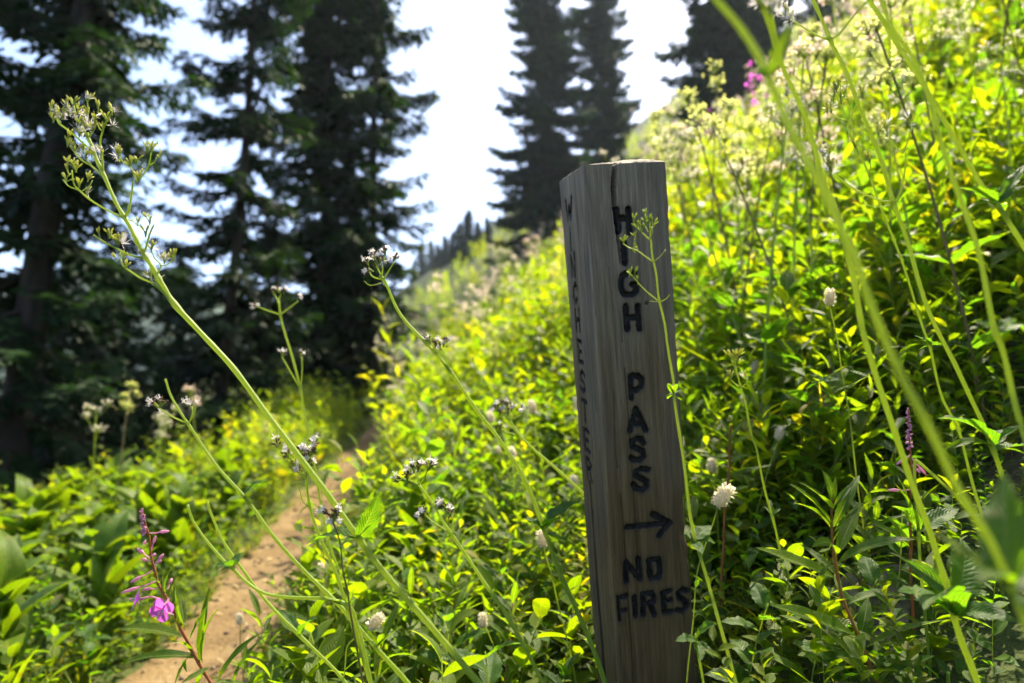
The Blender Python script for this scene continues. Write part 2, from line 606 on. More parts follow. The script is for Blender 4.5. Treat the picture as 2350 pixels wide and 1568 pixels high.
u = np.linspace(-1, 1, 236)
gx = 1.5 * np.sinh(6.0 * u)
gy = np.concatenate([np.linspace(-25, -1, 12), .9 * np.sinh(np.linspace(-.9, 6.9, 215))])
gy = np.unique(np.round(gy, 4))
GX, GY = np.meshgrid(gx, gy, indexing='ij')
tag(add("ground", grid_mesh("ground", GX, GY, ground_z(GX, GY), [M_GROUND])), kind="structure")

py = np.concatenate([np.linspace(-.3, 6, 190), np.linspace(6.05, 17, 110)])
pu = np.linspace(-1, 1, 17)
PU, PY = np.meshgrid(pu, py, indexing='ij')
def edge_noise(y, sd):
    n = 0
    for k, (f, a_) in enumerate(((1.3, .05), (3.7, .035), (9.1, .02), (23.0, .012))):
        n = n + a_ * np.sin(y * f + 2.1 * np.sin(y * f * .61 + sd * 1.7 + k) + sd + k * 1.9)
    return n


halfw = .24 + np.where(PU > 0, edge_noise(PY, 1.0), edge_noise(PY, 4.0)) * np.abs(PU)
PXX = trail_x(PY) + PU * halfw 
PZ = ground_z(PXX, PY) + .012 * (1 - PU ** 6) - .004 + .005 * hashnoise(PXX, PY, 9) * (1 - PU ** 2)
tag(add("path", grid_mesh("path", PXX, PY, PZ, [M_PATH])), kind="structure")

hx = np.linspace(-420, 110, 120)
hy = np.linspace(170, 300, 26)
HX, HY = np.meshgrid(hx, hy, indexing='ij')
crest = 70 * np.exp(-((HX + 190) / 140) ** 2) + 5 * np.sin(HX * .045 + 1) + 3 * np.sin(HX * .14) + 1.6 * np.sin(HX * .4) + 1.2 * np.sin(HX * .9)
prof = np.clip((HY - 170) / 90, 0, 1) ** .9
HZ = -50 + (crest + 45) * prof + 4 * hashnoise(HX, HY, .1)
tag(add("mountain", grid_mesh("mountain", HX, HY, HZ, [M_HILL])), kind="structure")

# ------------------------------------------------------------------ the carved trail post
def vnoise(x, y, seed=0):
    x = np.asarray(x, float)
    y = np.asarray(y, float)
    xi, yi = np.floor(x).astype(np.int64), np.floor(y).astype(np.int64)
    fx, fy = x - xi, y - yi
    fx, fy = fx * fx * (3 - 2 * fx), fy * fy * (3 - 2 * fy)

    def h(a, b):
        n = (a * 374761393 + b * 668265263 + seed * 982451653) & 0xffffffff
        n = ((n ^ (n >> 13)) * 1274126177) & 0xffffffff
        return ((n ^ (n >> 16)) & 0xffff) / 65535.0
    return (h(xi, yi) * (1 - fx) + h(xi + 1, yi) * fx) * (1 - fy) + (h(xi, yi + 1) * (1 - fx) + h(xi + 1, yi + 1) * fx) * fy


def sstep(a, b, x):
    t = np.clip((x - a) / (b - a), 0, 1)
    return t * t * (3 - 2 * t)


PW = .14
_ya, _xa, _ro = .21976, .21983, -.13611
POST_R = np.array(Matrix.Rotation(_ya, 3, 'Z') @ Matrix.Rotation(_xa, 3, 'X') @ Matrix.Rotation(_ro, 3, 'Y'))
POST_O = np.array([.10841, .99740, .41054])


def to_front(x, y):
    r = P(x, y, 1.0)
    ro, rd = POST_R.T @ (-POST_O), POST_R.T @ r
    p = ro + rd * (-ro[1] / rd[1])
    return p[0], p[2]


def to_left(x, y):
    r = P(x, y, 1.0)
    ro, rd = POST_R.T @ (-POST_O), POST_R.T @ r
    p = ro + rd * (-ro[0] / rd[0])
    return p[1], p[2]


def zA(x, y): return 1259.6 + .29986 * x, 347.8 + .29986 * y
def zB(x, y): return 1297.2 + .29986 * x, 817.8 + .29986 * y
def zC(x, y): return 1316.0 + .29986 * x, 1097.9 + .29986 * y


FRONT = [
    ("letter H", zA, .0050, [[(520, 445), (540, 605)], [(612, 442), (622, 620)], [(535, 512), (615, 508)]]),
    ("letter I", zA, .0048, [[(578, 698), (587, 852)]]),
    ("letter G", zA, .0047, [[(660, 935), (605, 930), (565, 955), (558, 1000), (560, 1050), (582, 1092), (635, 1098), (676, 1068), (676, 1020), (645, 1018)]]),
    ("letter H", zA, .0048, [[(592, 1190), (605, 1362)], [(685, 1187), (697, 1358)], [(600, 1275), (690, 1270)]]),
    ("letter P", zB, .0046, [[(505, 160), (512, 322)], [(505, 155), (560, 150), (592, 182), (585, 232), (552, 262), (515, 264)]]),
    ("letter A", zB, .0046, [[(545, 405), (500, 572)], [(545, 405), (622, 567)], [(515, 520), (600, 520)]]),
    ("letter S", zB, .0046, [[(603, 668), (590, 637), (550, 632), (515, 658), (522, 692), (560, 712), (598, 732), (604, 770), (575, 798), (532, 798), (510, 780)]]),
    ("letter S", zB, .0046, [[(640, 872), (590, 865), (548, 882), (546, 915), (590, 940), (628, 965), (626, 1003), (590, 1028), (547, 1014), (526, 985)]]),
    ("arrow", zB, .0047, [[(480, 1311), (790, 1281)], [(675, 1212), (802, 1278), (720, 1376)]]),
    ("letter N", zC, .0046, [[(410, 798), (405, 650), (515, 775), (500, 622)]]),
    ("letter O", zC, .0046, [[(580, 632), (655, 622), (664, 700), (660, 762), (598, 768), (584, 700), (580, 632)]]),
    ("letter F", zC, .0045, [[(350, 1092), (335, 925), (408, 910)], [(345, 1030), (398, 1015)]]),
    ("letter I", zC, .0045, [[(470, 917), (480, 1060)]]),
    ("letter R", zC, .0045, [[(540, 1050), (535, 892), (600, 882), (622, 912), (618, 950), (550, 968)], [(590, 968), (625, 1050)]]),
    ("letter E", zC, .0045, [[(745, 866), (690, 880), (700, 1030), (752, 1024)], [(695, 948), (745, 936)]]),
    ("letter S", zC, .0045, [[(880, 866), (840, 852), (803, 880), (812, 920), (858, 942), (874, 980), (840, 1020), (796, 1010)]]),
]
LEFT_A = [
    ("letter W", [[(122, 385), (136, 520), (148, 420), (160, 520), (166, 350)]]),
    ("letter I", [[(155, 595), (163, 755)]]),
    ("letter N", [[(168, 955), (158, 805), (196, 960), (188, 785)]]),
    ("letter C", [[(208, 1045), (196, 1015), (183, 1050), (183, 1120), (196, 1165), (210, 1130)]]),
    ("letter H", [[(193, 1215), (203, 1370)], [(222, 1215), (232, 1370)], [(198, 1290), (228, 1290)]]),
]
GLYPH = {
    'E': [[(1, 1), (0, 1), (0, 0), (1, 0)], [(0, .5), (.8, .5)]],
    'S': [[(1, .85), (.6, 1), (.1, .85), (.1, .6), (.9, .4), (.9, .15), (.4, 0), (0, .15)]],
    'T': [[(0, 1), (1, 1)], [(.5, 1), (.5, 0)]],
    'R': [[(0, 0), (0, 1), (.7, 1), (1, .78), (.7, .55), (0, .5)], [(.5, .5), (1, 0)]],
}
strokes_front, strokes_left = [], []
for nm, zf, r, segs in FRONT:
    strokes_front.append((nm, r, [[to_front(*zf(*p)) for p in s] for s in segs]))
for nm, segs in LEFT_A:
    strokes_left.append((nm, .0036, [[to_left(*zA(*p)) for p in s] for s in segs]))
_hy = [p[0] for s in strokes_left[-1][2] for p in s]
_hz = [p[1] for s in strokes_left[-1][2] for p in s]
ly0, lw, lh = max(_hy), max(_hy) - min(_hy), max(_hz) - min(_hz)
zc = min(_hz) - .018
for c in "ESTER":
    zc -= lh
    strokes_left.append(("letter " + c, .0036, [[(ly0 - gx_ * lw, zc + gz_ * lh) for gx_, gz_ in s] for s in GLYPH[c]]))
    zc -= .016


def seg_dist(px, pz, poly):
    d = np.full(px.shape, 9.0)
    for (x0, z0), (x1, z1) in zip(poly[:-1], poly[1:]):
        dx, dz = x1 - x0, z1 - z0
        t = np.clip(((px - x0) * dx + (pz - z0) * dz) / (dx * dx + dz * dz + 1e-12), 0, 1)
        d = np.minimum(d, np.hypot(px - x0 - t * dx, pz - z0 - t * dz))
    return d


def build_post():
    root = empty("trail_post", POST_O + POST_R @ np.array([PW / 2, PW / 2, -1.1]),
                 "weathered square wooden trail post carved with charred letters beside the path", "signpost")
    root.rotation_euler = Matrix(POST_R).to_euler()
    nl, nf, nr, nb = 80, 112, 14, 8
    per = []      # x, y, face (0 left, 1 front, 2 right, 3 back)
    for i in range(nl): per.append((0, PW * (1 - i / nl), 0))
    for i in range(nf): per.append((PW * i / nf, 0, 1))
    for i in range(nr): per.append((PW, PW * i / nr, 2))
    for i in range(nb): per.append((PW * (1 - i / nb), PW, 3))
    per = np.array(per)
    zs = np.concatenate([np.linspace(-1.25, -1.0, 12)[:-1], np.linspace(-1.0, 0, 700)])
    n, m = len(zs), len(per)
    Z = np.repeat(zs[:, None], m, 1)
    X0 = np.repeat(per[None, :, 0], n, 0)
    Y0 = np.repeat(per[None, :, 1], n, 0)
    face = np.repeat(per[None, :, 2], n, 0)

    def top_h(x, y):
        a, b = x / PW, y / PW
        h = (1 - a) * (1 - b) * 0 + a * (1 - b) * (-.002) + (1 - a) * b * (-.0075) + a * b * .024
        return h + .006 * np.sin(np.clip(a, 0, 1) * math.pi) * b
    zb = -.10
    ht = top_h(X0, Y0)
    Z = np.where(Z > zb, zb + (Z - zb) * (ht - zb) / (0 - zb), Z)
    # rounded, worn arrises
    cx = np.where(X0 < PW / 2, 0, 1)
    cy_ = np.where(Y0 < PW / 2, 0, 1)
    wear = .0035 + .004 * vnoise(Z / .06, cx * 3.1 + cy_ * 7.7, 3) + .0025 * vnoise(Z / .012, cx * 5 + cy_ * 2, 4)
    tfr = sstep(-.52, -.56, Z) * sstep(-.68, -.64, Z) * (cx == 1) * (cy_ == 0)
    wear = wear + tfr * .016 * np.clip(vnoise(Z / .022, Z * 0 + 5, 9) * 1.6 - .4, 0, 1)
    wear = wear + sstep(-.02, 0, Z - ht) * .001
    qx = np.where(cx == 0, wear, PW - wear)
    qy = np.where(cy_ == 0, wear, PW - wear)
    inx = np.where(cx == 0, X0 < wear, X0 > PW - wear)
    iny = np.where(cy_ == 0, Y0 < wear, Y0 > PW - wear)
    corner = inx & iny
    dx, dy = X0 - qx, Y0 - qy
    L = np.hypot(dx, dy) + 1e-9
    NX = np.where(corner, dx / L, np.choose(face.astype(int), [-1, 0, 1, 0]))
    NY = np.where(corner, dy / L, np.choose(face.astype(int), [0, -1, 0, 1]))
    X = np.where(corner, qx + NX * wear, X0)
    Y = np.where(corner, qy + NY * wear, Y0)
    # grain relief
    S = np.where(face == 0, -Y0, np.where(face == 1, X0, np.where(face == 2, PW + Y0, 3 * PW - X0)))
    warp = .005 * np.sin(Z * 5 + S * 20) + .016 * (vnoise(Z / .22, S / .05, 21) - .5) + .010 * np.exp(-((Z + .06) / .09) ** 2 - ((S - .035) / .02) ** 2) * np.sin(Z * 40)
    g1 = vnoise((S + warp) / .0026, Z / .10, 11)
    g2 = vnoise((S + warp) / .0075, Z / .22, 12)
    grain = .6 * g1 + .4 * g2
    disp = .0007 * g1 + .0012 * g2 + .0015 * vnoise(S / .03, Z / .09, 14)
    pits = np.clip(vnoise(S / .004, Z / .012, 15) - .93, 0, 1) / .07
    disp = disp + .0012 * pits
    # long drying checks
    for (fs, z0, z1, wdt, dep, sd) in ((.045, -.75, -.2, .0011, .004, 1), (-.028, -.95, -.03, .0012, .005, 2), (.118, -.98, -.5, .0010, .003, 3),
                                       (.024, -.98, -.30, .0013, .0035, 4), (-.11, -.8, -.1, .001, .003, 5), (.085, -.36, -.22, .0009, .003, 6), (.034, -.42, -.05, .0009, .0025, 8), (.103, -.3, -.1, .0008, .002, 9), (-.06, -.7, -.05, .0011, .004, 12)):
        path = fs + .006 * (vnoise(Z / .15, Z * 0 + sd, 31 + sd) - .5)
        on = sstep(z0, z0 + .1, Z) * sstep(z1, z1 - .1, Z)
        hit = on * sstep(wdt, wdt * .3, np.abs(S - path)) * (vnoise(Z / .05, Z * 0 + sd * 3, 90) > .25)
        disp = disp + dep * hit
        grain = grain * (1 - .6 * hit)
    char = np.zeros_like(Z)
    owner = np.full(Z.shape, -1)
    names = []
    streak = vnoise(S / .002, Z / .03, 41)
    for fid, lst in ((1, strokes_front), (0, strokes_left)):
        msk = face == fid
        A = X0 if fid == 1 else Y0
        for nm, r, segs in lst:
            k = len(names)
            names.append(nm)
            d = np.full(Z.shape, 9.0)
            xs = [p[0] for s in segs for p in s]
            zz = [p[1] for s in segs for p in s]
            box = msk & (A > min(xs) - .03) & (A < max(xs) + .03) & (Z > min(zz) - .03) & (Z < max(zz) + .03)
            sub = np.full(box.sum(), 9.0)
            for s in segs:
                sub = np.minimum(sub, seg_dist(A[box], Z[box], s))
            sub = sub + .0014 * (vnoise(A[box] / .003, Z[box] / .005, 50 + k) - .5) + .0007 * (vnoise(A[box] / .0012, Z[box] / .004, 150 + k) - .5)
            d[box] = sub
            prof_ = sstep(r + .0005, r - .0013, d)
            disp = disp + prof_ * .0075 * (.85 + .3 * vnoise(A / .006, Z / .006, 51))
            char = np.maximum(char, sstep(r + .0022, r - .0006, d))
            char = np.maximum(char, .55 * sstep(r + .009, r, d) * streak)
            owner = np.where(d < r + .0006, k, owner)
    # the long crack from the top, and the seam low on the left face
    cr = [to_front(*zA(*p)) for p in ((528, 40), (515, 120), (505, 200), (498, 300), (505, 400), (515, 520), (528, 620), (545, 760), (552, 860))]
    d = np.where(face == 1, seg_dist(X0, Z, cr), 9.0)
    zt_, ze_ = cr[0][1], cr[-1][1]
    tt = np.clip((Z - ze_) / (zt_ - ze_), 0, 1)
    wid = .0007 + .0040 * tt ** .7
    cut = sstep(wid + .0007, wid - .0004, d) * (Z > ze_)
    disp = disp + cut * (.005 + .030 * tt)
    grain = np.where(cut > .5, .1, grain)
    se = [(ly0 - lw * .4, zc + .01), (ly0 - lw * .55, zc - .1), (ly0 - lw * .4, zc - .2), (ly0 - lw * .6, -1.1)]
    d = np.where(face == 0, seg_dist(Y0, Z, se), 9.0) + .003 * (vnoise(Z / .02, Z * 0, 77) - .5)
    disp = disp + .007 * sstep(.006, .002, d)
    char = np.maximum(char, .9 * sstep(.0075, .004, d))
    # a round old nail hole
    hx_, hz_ = to_front(*zA(754, 1163))
    d = np.where(face == 1, np.hypot(X0 - hx_, Z - hz_), 9.0)
    disp = disp + .006 * sstep(.0035, .0022, d)
    char = np.maximum(char, .5 * sstep(.004, .002, d))

    X = X - NX * disp
    Y = Y - NY * disp
    V = np.stack([X.ravel(), Y.ravel(), Z.ravel()], 1)
    i, j = np.meshgrid(np.arange(n - 1), np.arange(m), indexing='ij')
    a = (i * m + j).ravel()
    b = (i * m + (j + 1) % m).ravel()
    Q = np.stack([a, b, b + m, a + m], 1)
    own = owner.ravel()
    fo = np.max(own[Q], 1) * ((own[Q] >= 0).sum(1) >= 3) - ((own[Q] >= 0).sum(1) < 3)
    chr_, gr_ = char.ravel(), grain.ravel()
    # end-grain top
    K = 34
    ring = V[(n - 1) * m: n * m]
    cxm, cym = PW / 2, PW / 2
    capV, capg, capc = [], [], []
    for k in range(1, K + 1):
        t = k / K
        px = ring[:, 0] * (1 - t) + cxm * t
        py_ = ring[:, 1] * (1 - t) + cym * t
        rr = np.hypot(px - .06, py_ - .20)
        pz = top_h(px, py_) * min(1, 1) + (ring[:, 2] - top_h(ring[:, 0], ring[:, 1])) * (1 - t) ** 3
        pz = pz + .0012 * np.sin(rr / .0028) + .003 * (vnoise(px / .008, py_ / .008, 61) - .5) + .0015 * math.sin(min(t * 4, 1) * math.pi / 2)
        ck = np.abs(px - cr[0][0] - .008 * np.sin(py_ * 60)) < .0032
        pz = np.where(ck & (py_ < .085), pz - .02, pz)
        capV.append(np.stack([px, py_, pz], 1))
        capg.append(.5 + .5 * np.sin(rr / .0028))
        capc.append(np.zeros(m))
    V2 = np.concatenate([ring] + capV)
    Qc = []
    for k in range(K):
        j = np.arange(m)
        Qc.append(np.stack([k * m + j, k * m + (j + 1) % m, (k + 1) * m + (j + 1) % m, (k + 1) * m + j], 1))
    Qc = np.concatenate(Qc)

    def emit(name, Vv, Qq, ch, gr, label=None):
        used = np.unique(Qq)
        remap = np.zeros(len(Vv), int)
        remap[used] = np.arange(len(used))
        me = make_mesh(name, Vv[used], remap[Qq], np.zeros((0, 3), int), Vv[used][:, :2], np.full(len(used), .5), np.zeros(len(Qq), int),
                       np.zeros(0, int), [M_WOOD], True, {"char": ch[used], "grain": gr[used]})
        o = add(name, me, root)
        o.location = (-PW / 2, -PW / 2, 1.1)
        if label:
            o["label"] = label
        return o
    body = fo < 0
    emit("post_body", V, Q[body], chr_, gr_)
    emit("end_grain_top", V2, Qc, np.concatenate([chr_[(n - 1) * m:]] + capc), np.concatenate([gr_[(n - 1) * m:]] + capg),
         "reddish weathered end grain on the sloping top of the post")
    for k, nm in enumerate(names):
        side = "narrow left face" if k >= len(strokes_front) else "front face"
        if (fo == k).sum():
            emit("carved_arrow" if nm == "arrow" else "carved_letter", V, Q[fo == k], chr_, gr_,
                 "charred black carved %s on the %s" % (nm if nm != "arrow" else "arrow pointing right", side))


build_post()

# ------------------------------------------------------------------ conifers
def conifer_meshes(seed, H, R0, z0, trunk_r, whorl_gap, droop, gap=.12, blade=1.0, narrow=.85, twig_gap=.085):
    r = np.random.default_rng(seed)
    wood, crown, trunk = Geo(), Geo(), Geo()
    nz = 26
    tz = np.linspace(-.6, H, nz)
    bend = np.stack([.05 * H / 10 * np.sin(tz * .5 + seed), .04 * H / 10 * np.sin(tz * .37 + seed * 2), tz], 1)
    tr = trunk_r * np.clip(1 - np.clip(tz, 0, H) / H, .02, 1) ** .85
    tr = tr * (1 + .5 * np.exp(-np.clip(tz, 0, 9) / .3))
    tube(trunk, bend, tr, 12, r.uniform(.3, .7), 0)
    z = z0 * H
    bV, bA = [], []
    while z < H * .985:
        f = z / H
        nb = r.integers(4, 7) if f < .9 else 3
        Lmax = R0 * ((1 - f) / (1 - z0)) ** narrow + .12
        a0 = r.uniform(0, 6.28)
        for k in range(nb):
            if r.random() < gap:
                continue
            az = a0 + k * 6.283 / nb + r.uniform(-.3, .3)
            Lb = Lmax * r.uniform(.48, 1.22)
            zz = z + r.uniform(-.5, .5) * whorl_gap
            c = np.array([np.interp(zz, tz, bend[:, 0]), np.interp(zz, tz, bend[:, 1]), zz])
            out = np.array([math.cos(az), math.sin(az), 0])
            el = (.35 * f - droop * (1 - f)) + r.uniform(-.12, .12)
            t = np.linspace(0, 1, 8)
            pts = c + np.outer(t * Lb, out) * math.cos(el) + np.outer(np.sin(el) * t * Lb - .10 * Lb * np.sin(t * 3.0) + .10 * Lb * t ** 3, [0, 0, 1])
            tube(wood, pts, np.interp(t, [0, 1], [.012 + .014 * Lb, .003]), 4, .4, 0, False)
            side = np.cross(out, [0, 0, 1])
            nt_ = max(3, int(Lb / twig_gap))
            shade = r.uniform(.15, .75)
            K = 8
            M_ = nt_ * 2
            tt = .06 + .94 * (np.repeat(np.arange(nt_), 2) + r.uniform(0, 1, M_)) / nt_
            sg = np.tile([-1.0, 1.0], nt_)
            base = np.stack([np.interp(tt, t, pts[:, i]) for i in range(3)], 1)
            tl = (.13 + .19 * Lb * (1 - tt) ** .7) * r.uniform(.6, 1.3, M_)
            dv = np.outer(r.uniform(.35, .85, M_), out) + np.outer(sg * r.uniform(.4, .9, M_), side)
            dv[:, 2] += r.uniform(-.85, .0, M_)
            dv /= np.linalg.norm(dv, axis=1)[:, None]
            sd2 = np.cross(dv, [0, 0, 1.0])
            sd2 /= np.linalg.norm(sd2, axis=1)[:, None] + 1e-9
            up2 = np.cross(sd2, dv)
            s_ = (np.arange(K) + .3) / K
            bp = base[:, None] + (tl[:, None] * s_)[..., None] * dv[:, None]
            bp[..., 2] -= .15 * tl[:, None] * s_ ** 2
            sgn = np.where(np.arange(K) % 2 == 0, 1.0, -1.0) * r.uniform(.35, .9, (M_, K))
            bd = dv[:, None] * .75 + sgn[..., None] * sd2[:, None] + r.uniform(-.45, .2, (M_, K))[..., None] * up2[:, None]
            bd /= np.linalg.norm(bd, axis=2)[..., None]
            ln = r.uniform(.7, 1.3, (M_, K)) * (.04 + .22 * tl[:, None]) * blade
            wv = np.cross(bd, up2[:, None] + r.uniform(-.6, .6, (M_, K, 3)))
            wv /= np.linalg.norm(wv, axis=2)[..., None] + 1e-9
            wd = (ln * r.uniform(.15, .26, (M_, K)))[..., None]
            midp = bp + bd * (ln * .45)[..., None]
            q4 = np.stack([bp, midp + wv * wd, bp + bd * ln[..., None], midp - wv * wd], 2)
            bV.append(q4.reshape(-1, 3))
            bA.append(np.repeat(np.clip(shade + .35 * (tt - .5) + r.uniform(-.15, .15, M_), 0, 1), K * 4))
        z += whorl_gap * (1 - .55 * f) * r.uniform(.7, 1.25)
    bV = np.concatenate(bV)
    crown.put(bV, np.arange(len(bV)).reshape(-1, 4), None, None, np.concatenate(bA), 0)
    return trunk.mesh("trunk", [M_BARK]), wood.mesh("branches", [M_BARK]), crown.mesh("crown", [M_NEEDLE], smooth=False)


CON = {
    'big': conifer_meshes(3, 15.0, 1.65, .04, .16, .43, .40, .14, 1.35, .75, .057),
    'open': conifer_meshes(5, 13.5, 1.1, .04, .085, .40, .42, .14, 1.3, .75, .056),
    'dense': conifer_meshes(8, 14.5, 1.35, .03, .10, .31, .34, .06, 1.6, .7, .065),
    'tall': conifer_meshes(11, 19.0, 2.05, .03, .15, .36, .34, .10, 2.2, .70, .095),
    'young': conifer_meshes(14, 4.2, 1.25, .03, .05, .22, .20, .08, 1.3, .85, .08),
}


def tree(kind, x, d, label, scale=1.0, rot=0.0, lean=(0, 0), group="conifers around the meadow", name="conifer_tree", wide=1.0):
    X = (x - 1175) / F_PX * d
    Yw = d / math.cos(PITCH) * .99
    z = float(ground_z(X, Yw))
    o = empty(name, (X, Yw, z), label, "tree", group)
    o.rotation_euler = (lean[0], lean[1], rot)
    o.scale = (scale * wide, scale * wide, scale)
    for nm, me in zip(("trunk", "branches", "crown"), CON[kind]):
        c = add(nm, me, o)
        if nm != "trunk":
            c["kind"] = "stuff"
    return o


tree('big', 40, 6.6, "large dark conifer at the left edge with a thick bare trunk", 1.0, .4, (0, .05))
tree('open', 505, 9.2, "slender open-branched conifer with sky showing between its drooping boughs", 1.0, 1.3, (0, .03))
tree('dense', 725, 11.8, "dense dark conifer behind the slender open-branched one", 1.0, 2.2, (0, .01))
tree('open', 850, 12.5, "thin conifer whose right-hand boughs droop into the white sky", 1.12, 3.6, (0, .0))
tree('tall', 1255, 27, "tall hazy conifer above the gap left of the post top", 1.0, .3, wide=1.08)
tree('tall', 1395, 30, "tall hazy conifer rising straight behind the post top", .98, 2.1, wide=.9)
tree('tall', 1730, 22, "broad conifer on the hill crest behind the tall blurred stems", 1.0, 4.0, wide=1.2)
tree('tall', 1985, 30, "conifer on the crest farthest to the right, mostly hidden by flowers", 1.0, 5.0)
tree('young', 250, 8.0, "small conifer in the shade below the large edge tree", .8, .6, name="young_conifer")
tree('young', 120, 9.5, "bushy small conifer behind the trunk at the left edge", 1.0, 1.9, name="young_conifer")
tree('young', 395, 11.0, "small conifer at the foot of the slender open-branched tree", .9, 2.6, name="young_conifer")
tree('young', 610, 10.0, "small conifer filling the gap between two dark trunks", .9, 4.4, name="young_conifer")
tree('young', 800, 13.0, "small conifer at the foot of the thin conifer beside the trail end", 1.0, 5.2, name="young_conifer")
for i, (x, d, s, lb) in enumerate((
        (945, 92, .27, "lowest far conifer beside the dark tree edge"), (962, 88, .40, "leftmost of the far pale spires beyond the trail"),
        (984, 90, .36, "second pale spire from the left beyond the trail"), (1000, 70, .24, "short far conifer right of the two pale spires"),
        (1016, 66, .27, "far conifer in the middle of the distant row"), (1034, 62, .24, "mid-sized far conifer left of the tallest dark one"),
        (1050, 58, .27, "far conifer just left of the tallest dark one"), (1072, 52, .33, "tallest dark conifer of the distant row"),
        (1094, 50, .22, "far conifer right of the tallest dark one"), (1116, 48, .20, "far conifer at the right end of the distant row"))):
    tree('tall', x, d, lb, s * .66, i * 1.1, group="distant conifers beyond the trail", wide=2.2)

# ------------------------------------------------------------------ plant library
def leaf_arrays(L=1.0, W=.4, nl=8, nw=2, a=.75, b=.9, fold=.25, curl=.5, tooth=0.0, ripple=0.0, twist=0.0, seed=0):
    r = np.random.default_rng(seed)
    v = np.linspace(0, 1, nl + 1)
    wprof = np.clip(v, .004, 1) ** a * np.clip(1 - v, .003, 1) ** b
    wprof /= (a / (a + b)) ** a * (b / (a + b)) ** b
    w = W * .5 * np.maximum(wprof, .03)
    if tooth:
        w = w * (1 + tooth * (np.arange(nl + 1) % 2 * 2 - 1) * np.sin(v * math.pi) ** .5)
    ang = curl * (v - .25)
    dy, dz = np.cos(ang), -np.sin(ang)
    cy = np.concatenate([[0], np.cumsum((dy[1:] + dy[:-1]) / 2)]) / nl * L
    cz = np.concatenate([[0], np.cumsum((dz[1:] + dz[:-1]) / 2)]) / nl * L
    uu = np.linspace(-1, 1, 2 * nw + 1)
    V, UV = [], []
    for i in range(nl + 1):
        tw = twist * v[i]
        fo = fold * (1 - .3 * v[i])
        nrm = np.array([0, np.sin(ang[i]), np.cos(ang[i])])
        sd = np.array([1.0, 0, 0])
        s2 = sd * math.cos(tw) + nrm * math.sin(tw)
        n2 = -sd * math.sin(tw) + nrm * math.cos(tw)
        rp = ripple * math.sin(v[i] * 17 + seed) * w[i]
        for q in uu:
            h = abs(q) * math.sin(fo) * w[i] + rp * abs(q) * np.sign(q) + .06 * w[i] * math.sin(abs(q) * 3.1) 
            V.append(np.array([0, cy[i], cz[i]]) + s2 * q * w[i] * math.cos(fo) + n2 * h)
            UV.append((q * .5 + .5, v[i]))
    V = np.array(V)
    m = 2 * nw + 1
    Q = [(i * m + j, i * m + j + 1, (i + 1) * m + j + 1, (i + 1) * m + j) for i in range(nl) for j in range(2 * nw)]
    # align the chord with +Y and make it one unit long
    tip = np.array([0, cy[-1], cz[-1]])
    ch = np.linalg.norm(tip)
    ca, sa = tip[1] / ch, tip[2] / ch
    R = np.array([[1, 0, 0], [0, ca, sa], [0, -sa, ca]])
    return (V @ R.T) / ch * L, np.array(Q), np.array(UV)


def leaf_mesh(name, mat, **kw):
    V, Q, UV = leaf_arrays(**kw)
    g = Geo()
    g.put(V, Q, None, UV, .5)
    return g.mesh(name, [mat])


LEAF = {
    'val': [leaf_mesh("valerian_leaf", M_VAL, W=.50, nl=14, nw=3, a=.62, b=1.0, fold=.30, curl=c, tooth=.09, ripple=.10, twist=t, seed=i)
            for i, (c, t) in enumerate(((.5, .1), (.9, -.2), (.2, .3)))],
    'lance': [leaf_mesh("lance_leaf", M_LANCE, W=.20, nl=12, nw=2, a=.7, b=.95, fold=.42, curl=c, ripple=.10, twist=t, seed=i)
              for i, (c, t) in enumerate(((.35, .2), (.8, -.3), (1.2, .5), (.1, .0)))],
    'herb': [leaf_mesh("herb_leaf", M_HERB, W=.48, nl=6, nw=1, a=.7, b=.95, fold=.3, curl=c, twist=t, seed=i)
             for i, (c, t) in enumerate(((.5, .1), (1.0, -.3), (.2, .3)))],
    'hell': [leaf_mesh("hellebore_leaf", M_HELL, W=.41, nl=10, nw=3, a=.62, b=1.15, fold=.34, curl=c, ripple=.06, twist=t, seed=i)
             for i, (c, t) in enumerate(((1.2, .2), (1.7, -.3), (.7, .3), (2.1, .1)))],
}


def mat4(loc, R, s):
    M = Matrix.Identity(4)
    for i in range(3):
        for j in range(3):
            M[i][j] = float(R[i, j] * s[j])
        M[i][3] = float(loc[i])
    return M


def place_leaf(root, base, tip, kind='val', wf=1.0, up=(0, -.15, 1), roll=0.0, var=0, name="leaf", mesh=None):
    base, tip = np.asarray(base, float), np.asarray(tip, float)
    d = tip - base
    L = np.linalg.norm(d)
    R = frame_from(d, up)
    if roll:
        c, s = math.cos(roll), math.sin(roll)
        R = R @ np.array([[c, 0, s], [0, 1, 0], [-s, 0, c]])
    o = add(name, mesh or LEAF[kind][var % len(LEAF[kind])], root)
    o.matrix_basis = mat4(base - np.array(root.location), R, (L * wf, L, L))
    return o


def spindle(g, p0, d, L, R, mat=0, tip=None, var=.5, sides=5):
    d = np.asarray(d, float)
    d = d / (np.linalg.norm(d) + 1e-9)
    t = np.array([0, .3, .75, 1.0])
    tube(g, np.asarray(p0) + np.outer(t * L, d), R * np.array([.35, 1, .75, .35]), sides, var, mat)
    if tip is not None:
        q = np.asarray(p0) + d * L * .95
        tube(g, q + np.outer(np.array([0, .5, 1]) * L * .2, d), R * np.array([.4, .5, .2]), 5, var, tip)


def kite(g, p0, d, side, L, W, mat, var=.5, at=.6):
    p0, d, side = map(np.asarray, (p0, d, side))
    m = p0 + d * L * at
    g.put([p0, m + side * W / 2, p0 + d * L, m - side * W / 2], [(0, 1, 2, 3)], None, [(0.5, 0), (1, .5), (.5, 1), (0, .5)], var, mat)


def unit(v):
    v = np.asarray(v, float)
    return v / (np.linalg.norm(v) + 1e-9)


def rdir(r, axis, spread):
    return unit(unit(axis) + r.normal(0, spread, 3))


